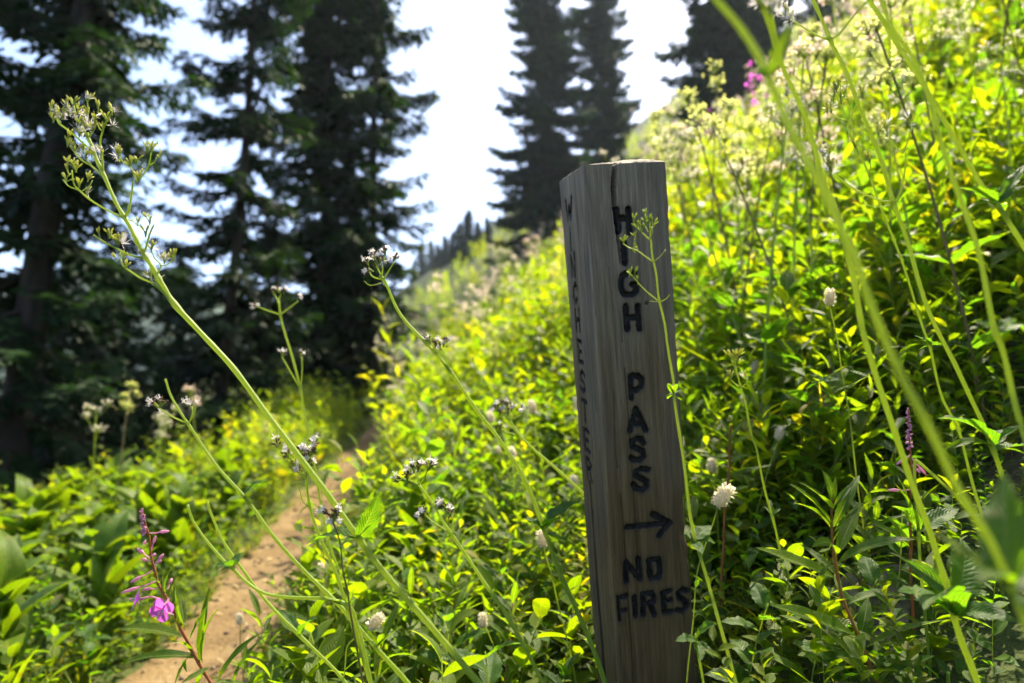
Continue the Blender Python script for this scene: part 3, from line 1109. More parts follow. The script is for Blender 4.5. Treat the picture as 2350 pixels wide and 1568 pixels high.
CL_MATS = [M_SEED, M_TIP, M_STEM_THIN, M_FLUFF, M_BUD, M_WHITE, M_CREAM]


def seed_cluster(g, c, axis, r, n=5, size=.008, fluff=0, husk=0):
    """husked valerian achenes with dark tips on short stalks, some with white plumes"""
    for i in range(n):
        d = rdir(r, axis, .42)
        st = c + d * size * r.uniform(.1, .9)
        tube(g, [c - axis * size * .6, st], [.0007, .0006], 4, .6, 2, False)
        spindle(g, st, rdir(r, d, .15), size * r.uniform(.8, 1.25), size * .19, husk, 1, r.uniform(.2, .9))
    for i in range(fluff):
        o = c + r.normal(0, size * .5, 3)
        ax = rdir(r, axis, .7)
        for k in range(13):
            d = rdir(r, ax, .45)
            kite(g, o, d, unit(np.cross(d, r.normal(0, 1, 3))), size * r.uniform(1.0, 1.9), .0007, 3, r.uniform(.4, 1))


def white_flower(g, c, d, r, rad_=.0055):
    a = unit(np.cross(d, r.normal(0, 1, 3)))
    b = np.cross(d, a)
    tube(g, [c - d * .005, c], [.0008, .0014], 5, .5, 5, False)
    for k in range(5):
        t = k * 2 * math.pi / 5
        pd = unit(a * math.cos(t) + b * math.sin(t) + d * .25)
        kite(g, c, pd, unit(np.cross(pd, d)), rad_, rad_ * .75, 5, r.uniform(.4, 1), .65)
    for k in range(3):
        sd = rdir(r, d, .25)
        tube(g, [c, c + sd * .007], [.00035, .00035], 4, .9, 5, False)


def flower_cluster(g, c, axis, r, nb=10, nf=4, size=.008):
    for i in range(nb):
        d = rdir(r, axis, .6)
        st = c + d * size * r.uniform(.2, 1.0)
        tube(g, [c - axis * size * .7, st], [.0007, .0006], 4, .5, 2, False)
        spindle(g, st, d, size * r.uniform(.5, .8), size * .17, 4, None, r.uniform(.1, .9))
    for i in range(nf):
        d = rdir(r, axis, .55)
        white_flower(g, c + d * size * r.uniform(1.1, 1.6), d, r)


def extend_to_ground(pts):
    """carries a stem on from its lowest listed point until it stands in the soil"""
    pts = list(pts)
    p, q = pts[-1], pts[-2]
    d = unit(p - q)
    if d[2] > -.5:
        d = unit(np.array([d[0], d[1], -.6]))
    for k in range(60):
        p = p + d * .03
        d = unit(d * .92 + np.array([0, 0, -1]) * .08)
        if k % 3 == 2:
            pts.append(p)
        if p[2] < ground_z(p[0], p[1]) - .03:
            break
    pts.append(p)
    return np.array(pts)


def px(r, d):
    return r / F_PX * d


def stalk(name, label, cat, d, main, r_top, r_bot, branches=(), clusters=(), leaves=(), group=None, mat=None, d_bot=None, seed=1, ground=True,
          fluff_p=.4, blossoms=(), per=5):
    """a flowering stalk standing d metres off: main runs from its tip down; branches, clusters and leaves sit on it"""
    r = np.random.default_rng(seed)
    d_bot = d if d_bot is None else d_bot
    y0, y1 = main[0][1], main[-1][1]

    def dd(y):
        return d + (d_bot - d) * min(1, max(0, (y - y0) / (y1 - y0 + 1e-6)))

    def W(p):
        return P(p[0], p[1], (p[2] if len(p) > 2 else dd(p[1])))
    pts = [W(p) for p in main]
    n0 = len(pts)
    if ground:
        pts = extend_to_ground(pts)
    pts = np.array(pts)
    sp = spline(pts, per)
    nvis = (n0 - 1) * per
    rr = np.interp(np.arange(len(sp)), [0, nvis, len(sp)], [px(r_top, d), px(r_bot, d_bot), px(r_bot, d_bot)])
    base = sp[-1]
    root = empty(name, base, label, cat, group)
    nodes = [W(b_[0][0]) for b_ in branches] + [W(lf[:2]) for lf in leaves]
    swell = np.zeros(len(sp))
    for nd in nodes:
        dist = np.linalg.norm(sp - nd, axis=1)
        if dist.min() < .03:
            swell = np.maximum(swell, .30 * np.exp(-(np.linalg.norm(sp - sp[dist.argmin()], axis=1) / .006) ** 2))
    rr = rr * (1 + swell) * .70
    rr = rr * (1 + .05 * np.sin(np.arange(len(sp)) * 1.7 + seed) + .04 * np.sin(np.arange(len(sp)) * .6))
    sp = sp + np.outer(np.sin(np.arange(len(sp)) * .55 + seed) * px(1.2, d), RGT)
    g = Geo()
    tube(g, sp[::-1], rr[::-1], 12, np.clip(.55 + .2 * math.sin(seed * 2.1), 0, 1), 0, True, .13)
    for bpts, br in branches:
        bp = spline([W(p) for p in bpts], 4)
        jig = r.uniform(-.012, .012)
        w_ = np.linspace(0, 1, len(bp)) ** 1.2
        bp = bp + np.outer(w_ * jig, FWD)
        tube(g, bp, np.linspace(px(br, d), px(br * .7, d), len(bp)), 7, .5, 0)
    add("stem", g.mesh("stem", [mat or M_STEM], base), root)
    for c in clusters:
        x, y, kind = c[:3]
        ax = c[3] if len(c) > 3 else (0, -1)
        axis = unit(RGT * ax[0] - UPV * ax[1] + FWD * r.uniform(-.2, .2))
        cg = Geo()
        pos = W((x, y))
        if kind == 'seed':
            seed_cluster(cg, pos, axis, r, int(r.integers(4, 7)), .0074 * d / .95, int(r.random() < fluff_p))
            nm = "seed_cluster"
        elif kind == 'bud':  # greener husks; their duller tone stands in for the post's shade
            seed_cluster(cg, pos, axis, r, int(r.integers(3, 6)), .0070 * d / .95, 0, 2)
            nm = "bud_cluster"
        elif kind == 'fluff':
            seed_cluster(cg, pos, axis, r, 4, .008, 4)
            nm = "seed_cluster"
        else:
            flower_cluster(cg, pos, axis, r, int(r.integers(7, 13)), int(r.integers(2, 5)))
            nm = "flower_cluster"
        add(nm, cg.mesh(nm, CL_MATS, base), root)
    for k, lf in enumerate(leaves):
        bx, by, tx, ty, kind, wf = lf[:6]
        dz = lf[6] if len(lf) > 6 else r.uniform(-.04, .04)
        upv = lf[7] if len(lf) > 7 else (r.uniform(-.3, .3), -.45, 1)
        b = W((bx, by))
        t = P(tx, ty, dd(by) + dz)
        place_leaf(root, b, t, kind, wf, upv, r.uniform(-.3, .3), k)
    return root

# ------------------------------------------------------------------ the stalks and plants in and near the plane of focus
def zR1(x, y): return (75.2 + .3238 * x, 188 + .3238 * y)
def zR5(x, y): return (1222 + .3895 * x, 329 + .3895 * y)
def zR7(x, y): return (1457 + .4796 * x, .4796 * y)
def zR8(x, y): return (1504 + .5203 * x, 752 + .5203 * y)
def zF3(x, y): return (188 + .2806 * x, 1128 + .2806 * y)


def mp(f, pts): return [f(*p[:2]) + tuple(p[2:]) for p in pts]
def cl(f, lst, kind='seed', ax=(0, -1)): return [f(x, y) + (kind, ax) for x, y in lst]


VS = "valerian"
# 1: the long pale stalk leaning across the left half
b1 = [(mp(zR1, p), r) for p, r in (
    ([(650, 965), (560, 925), (480, 880), (400, 825), (350, 775), (320, 735), (310, 640)], 2.4),
    ([(400, 825), (330, 770), (270, 745), (235, 700)], 1.8), ([(350, 775), (390, 735), (400, 690)], 1.5), ([(310, 640), (280, 600), (255, 580)], 1.4),
    ([(650, 965), (690, 900), (715, 820), (740, 710)], 2.8), ([(740, 710), (715, 650), (700, 615), (640, 565), (610, 520)], 2.0),
    ([(740, 710), (790, 650), (825, 585), (840, 500)], 2.0), ([(825, 590), (870, 575), (900, 545)], 1.5),
    ([(650, 965), (590, 962), (510, 930)], 1.0), ([(650, 965), (700, 930), (715, 870)], 1.0),
    ([(490, 660), (420, 600), (350, 555), (310, 510), (270, 460)], 2.4), ([(420, 600), (380, 540), (355, 490)], 1.6),
    ([(500, 640), (492, 540), (480, 430), (500, 350), (530, 280), (565, 220)], 2.4), ([(500, 350), (470, 330), (450, 290)], 1.6),
    ([(530, 280), (490, 230), (440, 205)], 1.5),
    ([(425, 490), (350, 430), (280, 370), (200, 310), (150, 270), (130, 200)], 2.6), ([(200, 310), (185, 250), (180, 220)], 1.6),
    ([(395, 400), (340, 310), (300, 240), (280, 160)], 2.2), ([(395, 400), (430, 330), (440, 275)], 1.8), ([(340, 310), (385, 240), (400, 170), (392, 130)], 1.8),
    ([(785, 1250), (700, 1230), (600, 1180), (530, 1140), (470, 1095)], 2.6), ([(790, 1240), (800, 1150), (815, 1060), (830, 1000)], 2.6),
    ([(810, 1080), (770, 1030), (745, 1000)], 1.6),
    ([(1000, 1588), (930, 1490), (860, 1430)], 4.0), ([(850, 1425), (760, 1390), (680, 1340), (620, 1300), (595, 1250)], 2.4),
    ([(880, 1375), (905, 1300), (860, 1250), (840, 1200)], 2.0), ([(905, 1305), (950, 1298), (1000, 1255)], 1.8))]
c1 = cl(zR1, [(235, 690), (255, 640), (305, 620), (390, 690), (330, 730), (250, 580), (285, 590), (380, 790),
              (605, 500), (620, 530), (735, 560), (840, 480), (810, 480), (900, 540), (690, 590), (750, 680), (250, 390), (245, 440), (300, 480), (355, 490), (375, 530),
              (500, 330), (520, 270), (562, 215), (465, 190), (440, 280), (430, 330), (495, 500), (130, 190), (180, 230), (145, 270), (240, 160), (285, 150), (320, 200),
              (390, 125), (300, 250), (340, 300), (390, 240), (540, 1090), (470, 1080), (600, 1140), (830, 985), (745, 1000), (800, 1080),
              (640, 1250), (590, 1250), (660, 1310), (840, 1190), (1000, 1250), (985, 1240)])
c1 += cl(zR1, [(260, 220), (370, 310), (330, 370), (210, 245), (420, 520), (610, 1130), (840, 1390), (930, 1265), (770, 1235)], 'fluff')
stalk("valerian_stalk", "longest pale green stalk with branched seed heads, leaning left across the dark conifers", VS, .93,
      mp(zR1, [(385, 360), (395, 400), (425, 480), (460, 560), (500, 660), (580, 830), (650, 965), (720, 1090), (800, 1240), (860, 1340), (930, 1450), (1000, 1575)])
      + [(460, 762), (530, 840), (600, 932), (720, 1092), (822, 1234), (900, 1335), (1000, 1452), (1100, 1568)], 4.2, 10.0, b1, c1,
      [(822, 1234, 872, 1128, 'val', .85, .0, (.7, -.7, .3)), (822, 1234, 702, 1256, 'val', .75, .02, (0, -.6, 1)), (825, 1232, 852, 1205, 'val', .8),
       (408, 712, 352, 640, 'lance', .5), (822, 1236, 780, 1258, 'val', .7, -.03), (408, 708, 420, 720, 'lance', 1.0)], d_bot=.90, seed=3)

stalk("valerian_stalk", "green stalk with three white and brown flower clusters low in the centre", VS, .98,
      [(962, 1112), (990, 1152), (1012, 1190), (1038, 1228), (1100, 1322), (1170, 1422), (1245, 1568)], 3.5, 6.0,
      [([(1036, 1226), (1010, 1210), (985, 1195), (972, 1182)], 2.2), ([(1040, 1226), (1040, 1205), (1036, 1182)], 2.0), ([(962, 1112), (945, 1106), (925, 1102)], 2.0),
       ([(962, 1112), (975, 1095), (982, 1078)], 1.8), ([(962, 1112), (958, 1095), (952, 1082)], 1.8), ([(1036, 1228), (1005, 1238), (990, 1245)], 1.2)],
      [(950, 1078, 'flower'), (960, 1075, 'flower', (.2, -1)), (984, 1074, 'flower', (.4, -1)), (922, 1100, 'flower', (-1, -.4)), (935, 1095, 'flower'), (972, 1180, 'flower', (-.5, -1)),
       (1034, 1178, 'flower'), (1022, 1166, 'flower', (-.4, -1))], [(1036, 1230, 1000, 1248, 'lance', .6)], seed=4)

stalk("valerian_stalk", "tall curved stalk topped by a white flower tuft against the bright sky gap", VS, 1.12,
      [(873, 632), (885, 652), (920, 722), (990, 802), (1040, 862), (1100, 950), (1160, 1030), (1210, 1112), (1250, 1222), (1285, 1312), (1340, 1440)], 3.8, 7.0,
      [([(878, 642), (855, 635), (845, 622)], 2.0), ([(880, 642), (892, 620), (903, 600)], 2.0), ([(876, 636), (868, 618), (860, 602)], 2.0), ([(876, 636), (880, 610), (884, 590)], 2.0),
       ([(1036, 856), (1010, 820), (995, 800)], 2.0), ([(1036, 856), (1024, 830), (1018, 806)], 2.0), ([(874, 650), (850, 655), (836, 645)], 1.0), ([(880, 650), (896, 645)], 1.0),
       ([(1036, 850), (1045, 835), (1048, 820)], 1.2)],
      [(845, 606, 'flower', (-.4, -1)), (860, 592, 'flower'), (872, 598, 'flower'), (884, 582, 'flower'), (905, 594, 'flower', (.4, -1)), (850, 622, 'flower', (-1, -.2)), (868, 606, 'flower'),
       (1000, 792, 'flower'), (1020, 790, 'flower', (.4, -1)), (985, 785, 'flower', (-.5, -1)), (1010, 798, 'flower')],
      [(1245, 1210, 1330, 1150, 'val', .8), (1250, 1220, 1200, 1190, 'val', .8), (1252, 1225, 1330, 1260, 'val', .7), (1250, 1215, 1290, 1190, 'val', .8, -.05)], seed=5)

stalk("valerian_stalk", "stalk with a round pinkish brown head just left of the post", VS, 1.35,
      [(1162, 952), (1178, 980), (1215, 1022), (1280, 1080), (1335, 1128), (1400, 1190)], 3.4, 4.5,
      [([(1170, 965), (1150, 955), (1142, 945)], 2.0), ([(1192, 1000), (1165, 992), (1148, 985)], 1.6), ([(1168, 962), (1190, 955), (1200, 945)], 1.6)],
      [(1140, 940, 'flower', (-.5, -1)), (1152, 930, 'flower'), (1165, 934, 'flower'), (1175, 940, 'flower', (.4, -1)), (1150, 948, 'flower'), (1165, 945, 'flower'), (1146, 985, 'flower'), (1200, 942, 'flower')],
      seed=6)

stalk("valerian_stalk", "thin upright stalk with three pale buds in front of the dense dark conifer", VS, 1.55,
      [(638, 690), (645, 730), (665, 800), (690, 900), (706, 985), (722, 1080), (752, 1230), (790, 1350)], 3.2, 4.5,
      [([(642, 722), (612, 712), (592, 704)], 2.0), ([(644, 722), (665, 705), (682, 690)], 2.0), ([(638, 690), (628, 676)], 1.8), ([(638, 690), (648, 674)], 1.8),
       ([(690, 895), (660, 840), (648, 818)], 1.8), ([(690, 895), (692, 850), (690, 820)], 1.8)],
      [(590, 703, 'flower', (-1, -.5)), (683, 686, 'flower', (.5, -1)), (628, 672, 'flower'), (640, 668, 'flower'), (652, 672, 'flower'), (648, 814, 'flower'), (689, 816, 'flower')], (), seed=7)

stalk("valerian_stalk", "bare-tipped stalk broken off above a small white flower on the left", VS, 1.12,
      [(378, 870), (395, 912), (432, 975), (490, 1060), (560, 1140), (620, 1222), (700, 1312), (780, 1392), (860, 1482), (935, 1568)], 3.2, 7.5,
      [([(432, 973), (400, 958), (372, 940), (362, 932)], 2.2), ([(434, 972), (438, 950), (434, 936)], 1.6), ([(434, 972), (446, 950), (452, 935)], 1.2)],
      [(358, 930, 'flower', (-1, -.4)), (370, 926, 'flower', (.2, -1)), (434, 932, 'flower')],
      [(432, 975, 400, 985, 'lance', .7), (560, 1140, 620, 1100, 'val', .6), (562, 1140, 520, 1150, 'val', .6)], seed=8)

stalk("valerian_stalk", "bowed stalk bending flat at the bottom with a broken upright tip", VS, .95,
      [(430, 1158), (446, 1200), (472, 1240), (510, 1282), (532, 1304), (566, 1336), (614, 1364), (680, 1372), (745, 1374), (800, 1392), (822, 1440), (850, 1568)], 4.0, 6.0,
      [], [], [(530, 1302, 492, 1300, 'val', .7), (530, 1300, 560, 1268, 'val', .8), (532, 1304, 505, 1310, 'val', .8), (800, 1392, 742, 1376, 'lance', .6), (534, 1300, 548, 1286, 'val', .9)], seed=9)
stalk("valerian_stalk", "slender stalk with a broken tip running down beside the bowed one", VS, 1.0,
      [(477, 1150), (486, 1184), (505, 1230), (545, 1290), (602, 1370), (680, 1450), (760, 1530), (800, 1575)], 4.0, 5.5, [], [],
      [(680, 1450, 640, 1400, 'val', .7), (690, 1460, 730, 1420, 'val', .7)], seed=10)

stalk("valerian_stalk", "stalk crossing the trail with a ragged white and brown flower cluster", VS, .97,
      [(706, 1072), (702, 1102), (712, 1165), (740, 1248), (776, 1330), (800, 1400), (830, 1500), (852, 1568)], 3.0, 7.0,
      [([(702, 1100), (680, 1075), (664, 1058)], 2.0), ([(702, 1098), (712, 1060), (716, 1035)], 2.0), ([(664, 1060), (645, 1040)], 1.4), ([(702, 1112), (690, 1106)], 1.2),
       ([(712, 1165), (697, 1150), (692, 1120)], 1.8)],
      [(640, 1022, 'flower', (-.5, -1)), (660, 1046, 'flower', (-.5, -1)), (690, 1036, 'flower'), (700, 1050, 'flower'), (718, 1018, 'flower', (.2, -1)), (716, 1040, 'flower', (.4, -1)),
       (692, 1085, 'flower', (-.6, -.6)), (706, 1066, 'flower'), (680, 1060, 'fluff')],
      [(800, 1398, 815, 1350, 'lance', 1.0), (800, 1400, 760, 1380, 'lance', .8), (804, 1404, 816, 1372, 'val', .6)], seed=11)
stalk("valerian_stalk", "thin dark stalk with one white-tipped brown bud in front of the longest stalk", VS, .90,
      [(764, 1196), (780, 1250), (788, 1310), (795, 1350), (806, 1410)], 1.8, 3.0, [([(770, 1212), (762, 1190)], 1.4)],
      [(765, 1190, 'flower', (-.1, -1)), (752, 1180, 'flower', (-.8, -.6)), (768, 1186, 'flower')], [(795, 1352, 806, 1322, 'lance', .8)], seed=12, mat=M_STEM_BROWN)

# the small stalk standing right in front of the post
stalk("valerian_stalk", "thin green stalk with budding sprays standing right in front of the carved post", VS, .88,
      mp(zR5, [(690, 560), (700, 600), (712, 690), (730, 800), (750, 930), (775, 1060), (800, 1200), (825, 1380), (835, 1480)])
      + [(1560, 1000), (1576, 1120), (1592, 1222), (1622, 1330), (1652, 1430), (1688, 1568)], 2.2, 5.0,
      [(mp(zR5, p), r) for p, r in (([(712, 700), (665, 665), (620, 630), (575, 612), (540, 585)], 1.7), ([(620, 630), (612, 590), (608, 555)], 1.3), ([(712, 700), (755, 665), (792, 622)], 1.2),
                                    ([(750, 935), (690, 890), (640, 845), (600, 800), (575, 775)], 1.6), ([(750, 935), (780, 920), (797, 895)], .9), ([(750, 935), (700, 928)], .7),
                                    ([(692, 570), (650, 530), (612, 490), (597, 460)], 1.7), ([(692, 570), (690, 520), (680, 480)], 1.6), ([(692, 565), (710, 520), (712, 485)], 1.5),
                                    ([(680, 520), (662, 460)], 1.3))],
      cl(zR5, [(595, 455), (618, 490), (640, 510), (664, 440), (668, 470), (690, 465), (713, 480), (683, 500), (606, 550), (535, 580), (572, 770), (600, 765), (620, 820), (590, 620)], 'bud'),
      [(1546, 905, 1530, 908, 'lance', 1.6), (1546, 905, 1568, 898, 'lance', 1.6), (1546, 905, 1543, 886, 'lance', 1.8), (1546, 907, 1566, 920, 'lance', 1.4), (1546, 907, 1532, 916, 'lance', 1.4),
       (1592, 1238, 1632, 1206, 'val', .9, .03), (1592, 1240, 1578, 1218, 'val', .8), (1594, 1242, 1640, 1248, 'val', .7), (1592, 1244, 1612, 1272, 'val', .9, -.03), (1592, 1240, 1572, 1222, 'val', .6)],
      seed=13, mat=M_STEM_THIN, fluff_p=.0)
stalk("valerian_stalk", "yellow-green stalk topped by a small seed spray just right of the post", VS, 1.2,
      mp(zR8, [(350, 175), (370, 230), (390, 310), (410, 400), (430, 490), (450, 560), (490, 740), (530, 900), (570, 1080), (610, 1300), (640, 1480)]), 2.6, 3.6,
      [(mp(zR8, p), r) for p, r in (([(378, 265), (350, 245), (335, 225)], 1.6), ([(378, 265), (400, 245), (402, 228)], 1.6), ([(352, 180), (335, 140)], 1.4), ([(352, 180), (362, 130)], 1.4),
                                    ([(425, 438), (405, 430)], 1.0), ([(428, 438), (436, 425)], 1.0))],
      cl(zR8, [(335, 130), (350, 125), (366, 125), (345, 150), (362, 155), (333, 220), (402, 225)]),
      [zR8(515, 830) + zR8(480, 790) + ('val', .6), zR8(515, 830) + zR8(555, 800) + ('val', .6), zR8(520, 830) + zR8(500, 760) + ('lance', .9), zR8(610, 1420) + zR8(600, 1330) + ('val', .9),
       zR8(635, 1470) + zR8(700, 1445) + ('val', .8), zR8(635, 1480) + zR8(560, 1490) + ('val', .8), zR8(635, 1500) + zR8(710, 1500) + ('val', .8), zR8(635, 1520) + zR8(600, 1540) + ('val', .8)], seed=14)

# tall stalks crossing the right side
stalk("valerian_stalk", "thickest blurred stalk close to the lens, running from the top down the right side", VS, .42,
      mp(zR7, [(360, -60), (395, 0), (500, 130), (600, 280), (650, 400), (720, 560), (800, 720), (880, 880), (960, 1040), (1040, 1210), (1110, 1400), (1170, 1568)])
      + mp(zR8, [(1080, 200), (1200, 430), (1300, 640), (1400, 820), (1480, 950), (1560, 1120), (1640, 1330)]), 10.5, 12.5, (), (),
      [zR7(640, 380) + zR7(745, 120) + ('lance', .95, .01), zR7(630, 370) + zR7(560, 350) + ('val', .6), zR8(1560, 1140) + zR8(1540, 640) + ('val', .75, .04, (-.62, -.78, .1)),
       zR8(1560, 1140) + zR8(1225, 900) + ('lance', 1.4, .03), zR8(1565, 1150) + zR8(1700, 1000) + ('val', .7, .05), zR8(1560, 1170) + zR8(1640, 1250) + ('val', .8, -.02),
       zR8(1560, 1150) + zR8(1420, 1130) + ('lance', 1.5, -.03)], d_bot=.40, seed=15)
stalk("valerian_stalk", "blurred stalk just behind the thickest one, topped with white fluff", VS, .66,
      mp(zR7, [(560, -60), (590, 0), (640, 110), (690, 270), (740, 400), (810, 540), (860, 720), (900, 860), (960, 1000), (1000, 1150), (1050, 1350), (1085, 1568)])
      + mp(zR8, [(990, 260), (1050, 450), (1120, 650), (1180, 820), (1230, 960), (1280, 1120), (1312, 1250), (1350, 1380), (1420, 1568)]), 7.0, 9.5,
      [(mp(zR7, [(690, 270), (670, 150), (655, 60), (650, 10)]), 4.0), (mp(zR7, [(655, 60), (620, 40), (590, 30)]), 2.5)], cl(zR7, [(640, 20), (600, 30), (690, 20), (660, 40)], 'fluff'),
      [zR8(1315, 1265) + zR8(1070, 1165) + ('val', .85, -.03), zR8(1315, 1265) + zR8(1600, 1300) + ('val', .85, -.05), zR8(1320, 1180) + zR8(1100, 1025) + ('val', .80, .03),
       zR8(1330, 1180) + zR8(1360, 940) + ('val', 1.0, .06, (.4, -1, .4)), zR8(1315, 1270) + zR8(1190, 1245) + ('val', .7, -.1), zR8(1320, 1190) + zR8(1470, 1180) + ('val', .6, .04)], d_bot=.80, seed=16)
stalk("valerian_stalk", "sharp upright stalk with forked flower branches left of the top right corner", VS, .85,
      mp(zR7, [(820, -60), (850, 0), (935, 190), (1000, 320), (1050, 450), (1120, 620), (1180, 780), (1240, 970), (1300, 1150), (1370, 1380), (1440, 1568)])
      + mp(zR8, [(1340, 200), (1420, 370), (1490, 540), (1540, 680), (1600, 900)]), 5.2, 7.0,
      [(mp(zR7, p), r) for p, r in (([(935, 190), (880, 170), (820, 130), (760, 80), (735, 15)], 2.6), ([(935, 190), (975, 165), (1010, 120), (1060, 60), (1110, 10)], 2.6),
                                    ([(1245, 970), (1180, 960), (1100, 930), (1020, 885), (950, 830)], 2.6), ([(950, 830), (905, 770), (890, 730)], 1.8), ([(1250, 970), (1272, 900), (1285, 800), (1282, 735)], 2.4),
                                    ([(1282, 735), (1240, 700), (1210, 650)], 1.9), ([(1282, 735), (1300, 690), (1322, 610)], 1.9), ([(1240, 980), (1170, 990), (1100, 978)], 1.2),
                                    ([(1210, 655), (1165, 640)], 1.4), ([(760, 80), (690, 75), (640, 60)], 1.8))],
      cl(zR7, [(1205, 600), (1165, 640), (1205, 640), (1300, 590), (1322, 560), (1315, 600), (890, 715), (930, 730)]) + cl(zR7, [(930, 800), (905, 730), (940, 805), (720, 70), (680, 50), (740, 85), (1130, 10)], 'fluff'),
      [zR7(1255, 970) + zR7(1380, 872) + ('lance', .6), zR8(1490, 520) + zR8(1245, 402) + ('val', .75, -.02), zR8(1490, 530) + zR8(1270, 545) + ('lance', .9), zR8(1490, 520) + zR8(1535, 450) + ('val', .9),
       zR8(1500, 530) + zR8(1640, 430) + ('val', .7), zR8(1500, 540) + zR8(1650, 520) + ('val', .6), zR8(1500, 545) + zR8(1640, 565) + ('lance', .8), zR8(1495, 545) + zR8(1530, 600) + ('val', .7)], seed=17)
stalk("valerian_stalk", "blurred stalk second from the right edge with pale flower heads above", VS, .62,
      mp(zR7, [(1150, -60), (1180, 0), (1230, 130), (1330, 280), (1410, 470), (1450, 640), (1520, 850), (1600, 1060), (1660, 1280), (1720, 1568)])
      + mp(zR8, [(1530, 100), (1580, 300), (1626, 480), (1680, 700)]), 7.0, 9.0, [(mp(zR7, [(1450, 640), (1400, 610), (1390, 600)]), 3)], (),
      [zR8(1515, 20) + zR8(1400, -30) + ('val', .5), zR8(1515, 30) + zR8(1626, 20) + ('val', .5), zR8(1515, 20) + zR8(1600, -40) + ('val', .5)], seed=18)
stalk("valerian_stalk", "stout ribbed stalk bearing toothed leaves at the right edge", VS, .80,
      mp(zR7, [(1060, -80), (1180, 90), (1280, 250), (1370, 390), (1460, 540), (1560, 720), (1650, 870), (1730, 980), (1800, 1080), (1870, 1190), (1980, 1400)]), 6.0, 8.0, (), (),
      [zR7(1728, 975) + zR7(1548, 900) + ('val', .70, -.02), zR7(1728, 985) + zR7(1588, 1004) + ('lance', 1.0), zR7(1735, 975) + zR7(1862, 790) + ('val', .45, .02), zR7(1735, 980) + zR7(1870, 888) + ('val', .45),
       zR7(1730, 990) + zR7(1752, 1030) + ('val', .7)], seed=19)
stalk("valerian_stalk", "slim stalk with nodding green seed heads among the right-hand stems", VS, 1.08,
      mp(zR7, [(985, 500), (1015, 585), (1050, 690), (1130, 860), (1200, 1050), (1290, 1290), (1380, 1568)]) + mp(zR8, [(1210, 90), (1260, 290), (1330, 440), (1370, 570), (1420, 760), (1460, 900)]), 2.6, 4.6,
      [(mp(zR7, p), r) for p, r in (([(1015, 585), (960, 560), (920, 535)], 1.8), ([(985, 500), (955, 450)], 1.6), ([(985, 500), (1000, 440)], 1.6), ([(1015, 590), (1045, 540), (1075, 450)], 1.6),
                                    ([(1070, 740), (1055, 700)], 1.2), ([(1125, 850), (1120, 790), (1110, 760)], 1.4), ([(985, 500), (970, 400)], 1.5))],
      cl(zR7, [(920, 530), (940, 525), (955, 440), (970, 400), (950, 480), (1000, 440), (985, 470), (1030, 490), (1085, 440), (1055, 700), (1110, 750), (1120, 770), (965, 430)]),
      [zR8(1210, 75) + zR8(1140, 35) + ('val', .7), zR8(1210, 75) + zR8(1230, 30) + ('val', .7), zR8(1210, 80) + zR8(1265, 72) + ('val', .5), zR8(1210, 80) + zR8(1160, 100) + ('val', .5), zR8(1212, 78) + zR8(1195, 45) + ('val', .6)], seed=20)
stalk("bent_stem", "pale green stem snapped over in a sharp bend by the pink fireweed spike", "plant stem", 1.0,
      mp(zR8, [(1400, 830), (1330, 745), (1240, 665), (1165, 595), (1147, 585), (1144, 610), (1150, 720), (1160, 900), (1175, 1100), (1200, 1400)]), 4.0, 4.5, (), (),
      [zR8(1160, 900) + zR8(1340, 800) + ('val', .75), zR8(1155, 900) + zR8(1040, 790) + ('val', .6), zR8(1155, 905) + zR8(1100, 870) + ('val', .6), zR8(1158, 910) + zR8(1190, 945) + ('val', .6)], seed=21, ground=True)
stalk("valerian_plant", "low clump of deeply veined toothed leaves in the bottom right corner", VS, .95,
      mp(zR8, [(1290, 1520), (1300, 1600), (1310, 1700)]), 4, 4.5, (), (),
      [zR8(1220, 1560) + zR8(1020, 1500) + ('val', .75), zR8(1250, 1550) + zR8(1120, 1468) + ('val', .7), zR8(1300, 1540) + zR8(1235, 1455) + ('val', .8), zR8(1340, 1530) + zR8(1440, 1420) + ('val', 1.0),
       zR8(1350, 1550) + zR8(1480, 1500) + ('val', .8), zR8(1240, 1570) + zR8(1170, 1600) + ('val', .8), zR8(1330, 1560) + zR8(1400, 1600) + ('val', .8)], seed=22)
stalk("valerian_plant", "green plant with four toothed leaves at the lower right edge of the post", VS, .92,
      mp(zR8, [(180, 1350), (195, 1480), (220, 1620)]), 3, 4, (), (),
      [zR8(185, 1380) + zR8(88, 1385) + ('val', .9, -.02), zR8(185, 1380) + zR8(278, 1305) + ('val', .8), zR8(185, 1390) + zR8(195, 1475) + ('val', .8, -.04), zR8(190, 1385) + zR8(262, 1460) + ('val', .7, -.02),
       zR8(185, 1370) + zR8(172, 1335) + ('val', .8)], seed=23)


# fireweed plants --------------------------------------------------------------------------
PETAL = leaf_mesh("petal", M_MAGENTA, W=.85, nl=5, nw=1, a=.9, b=.35, fold=.1, curl=.5)
SEPAL = leaf_mesh("sepal", M_PINKBUD, W=.22, nl=4, nw=1, a=.7, b=.9, fold=.1, curl=.3)
FW_MATS = [M_PINKBUD, M_STEM_RED, M_WHITE, M_CREAM]


def fw_bud(root, stem_pt, tip_pt, base, fat=1.0, name="bud"):
    g = Geo()
    a, b = np.asarray(stem_pt), np.asarray(tip_pt)
    d = b - a
    L = np.linalg.norm(d)
    mid = a + d * .5
    tube(g, spline([a, a + d * .3 + np.array([0, 0, -.001]), mid], 3), [.0009] * 7, 5, .6, 0, False)
    spindle(g, mid, d, L * .5, .0024 * fat, 0, None, .6, 6)
    add(name, g.mesh(name, FW_MATS, base), root)


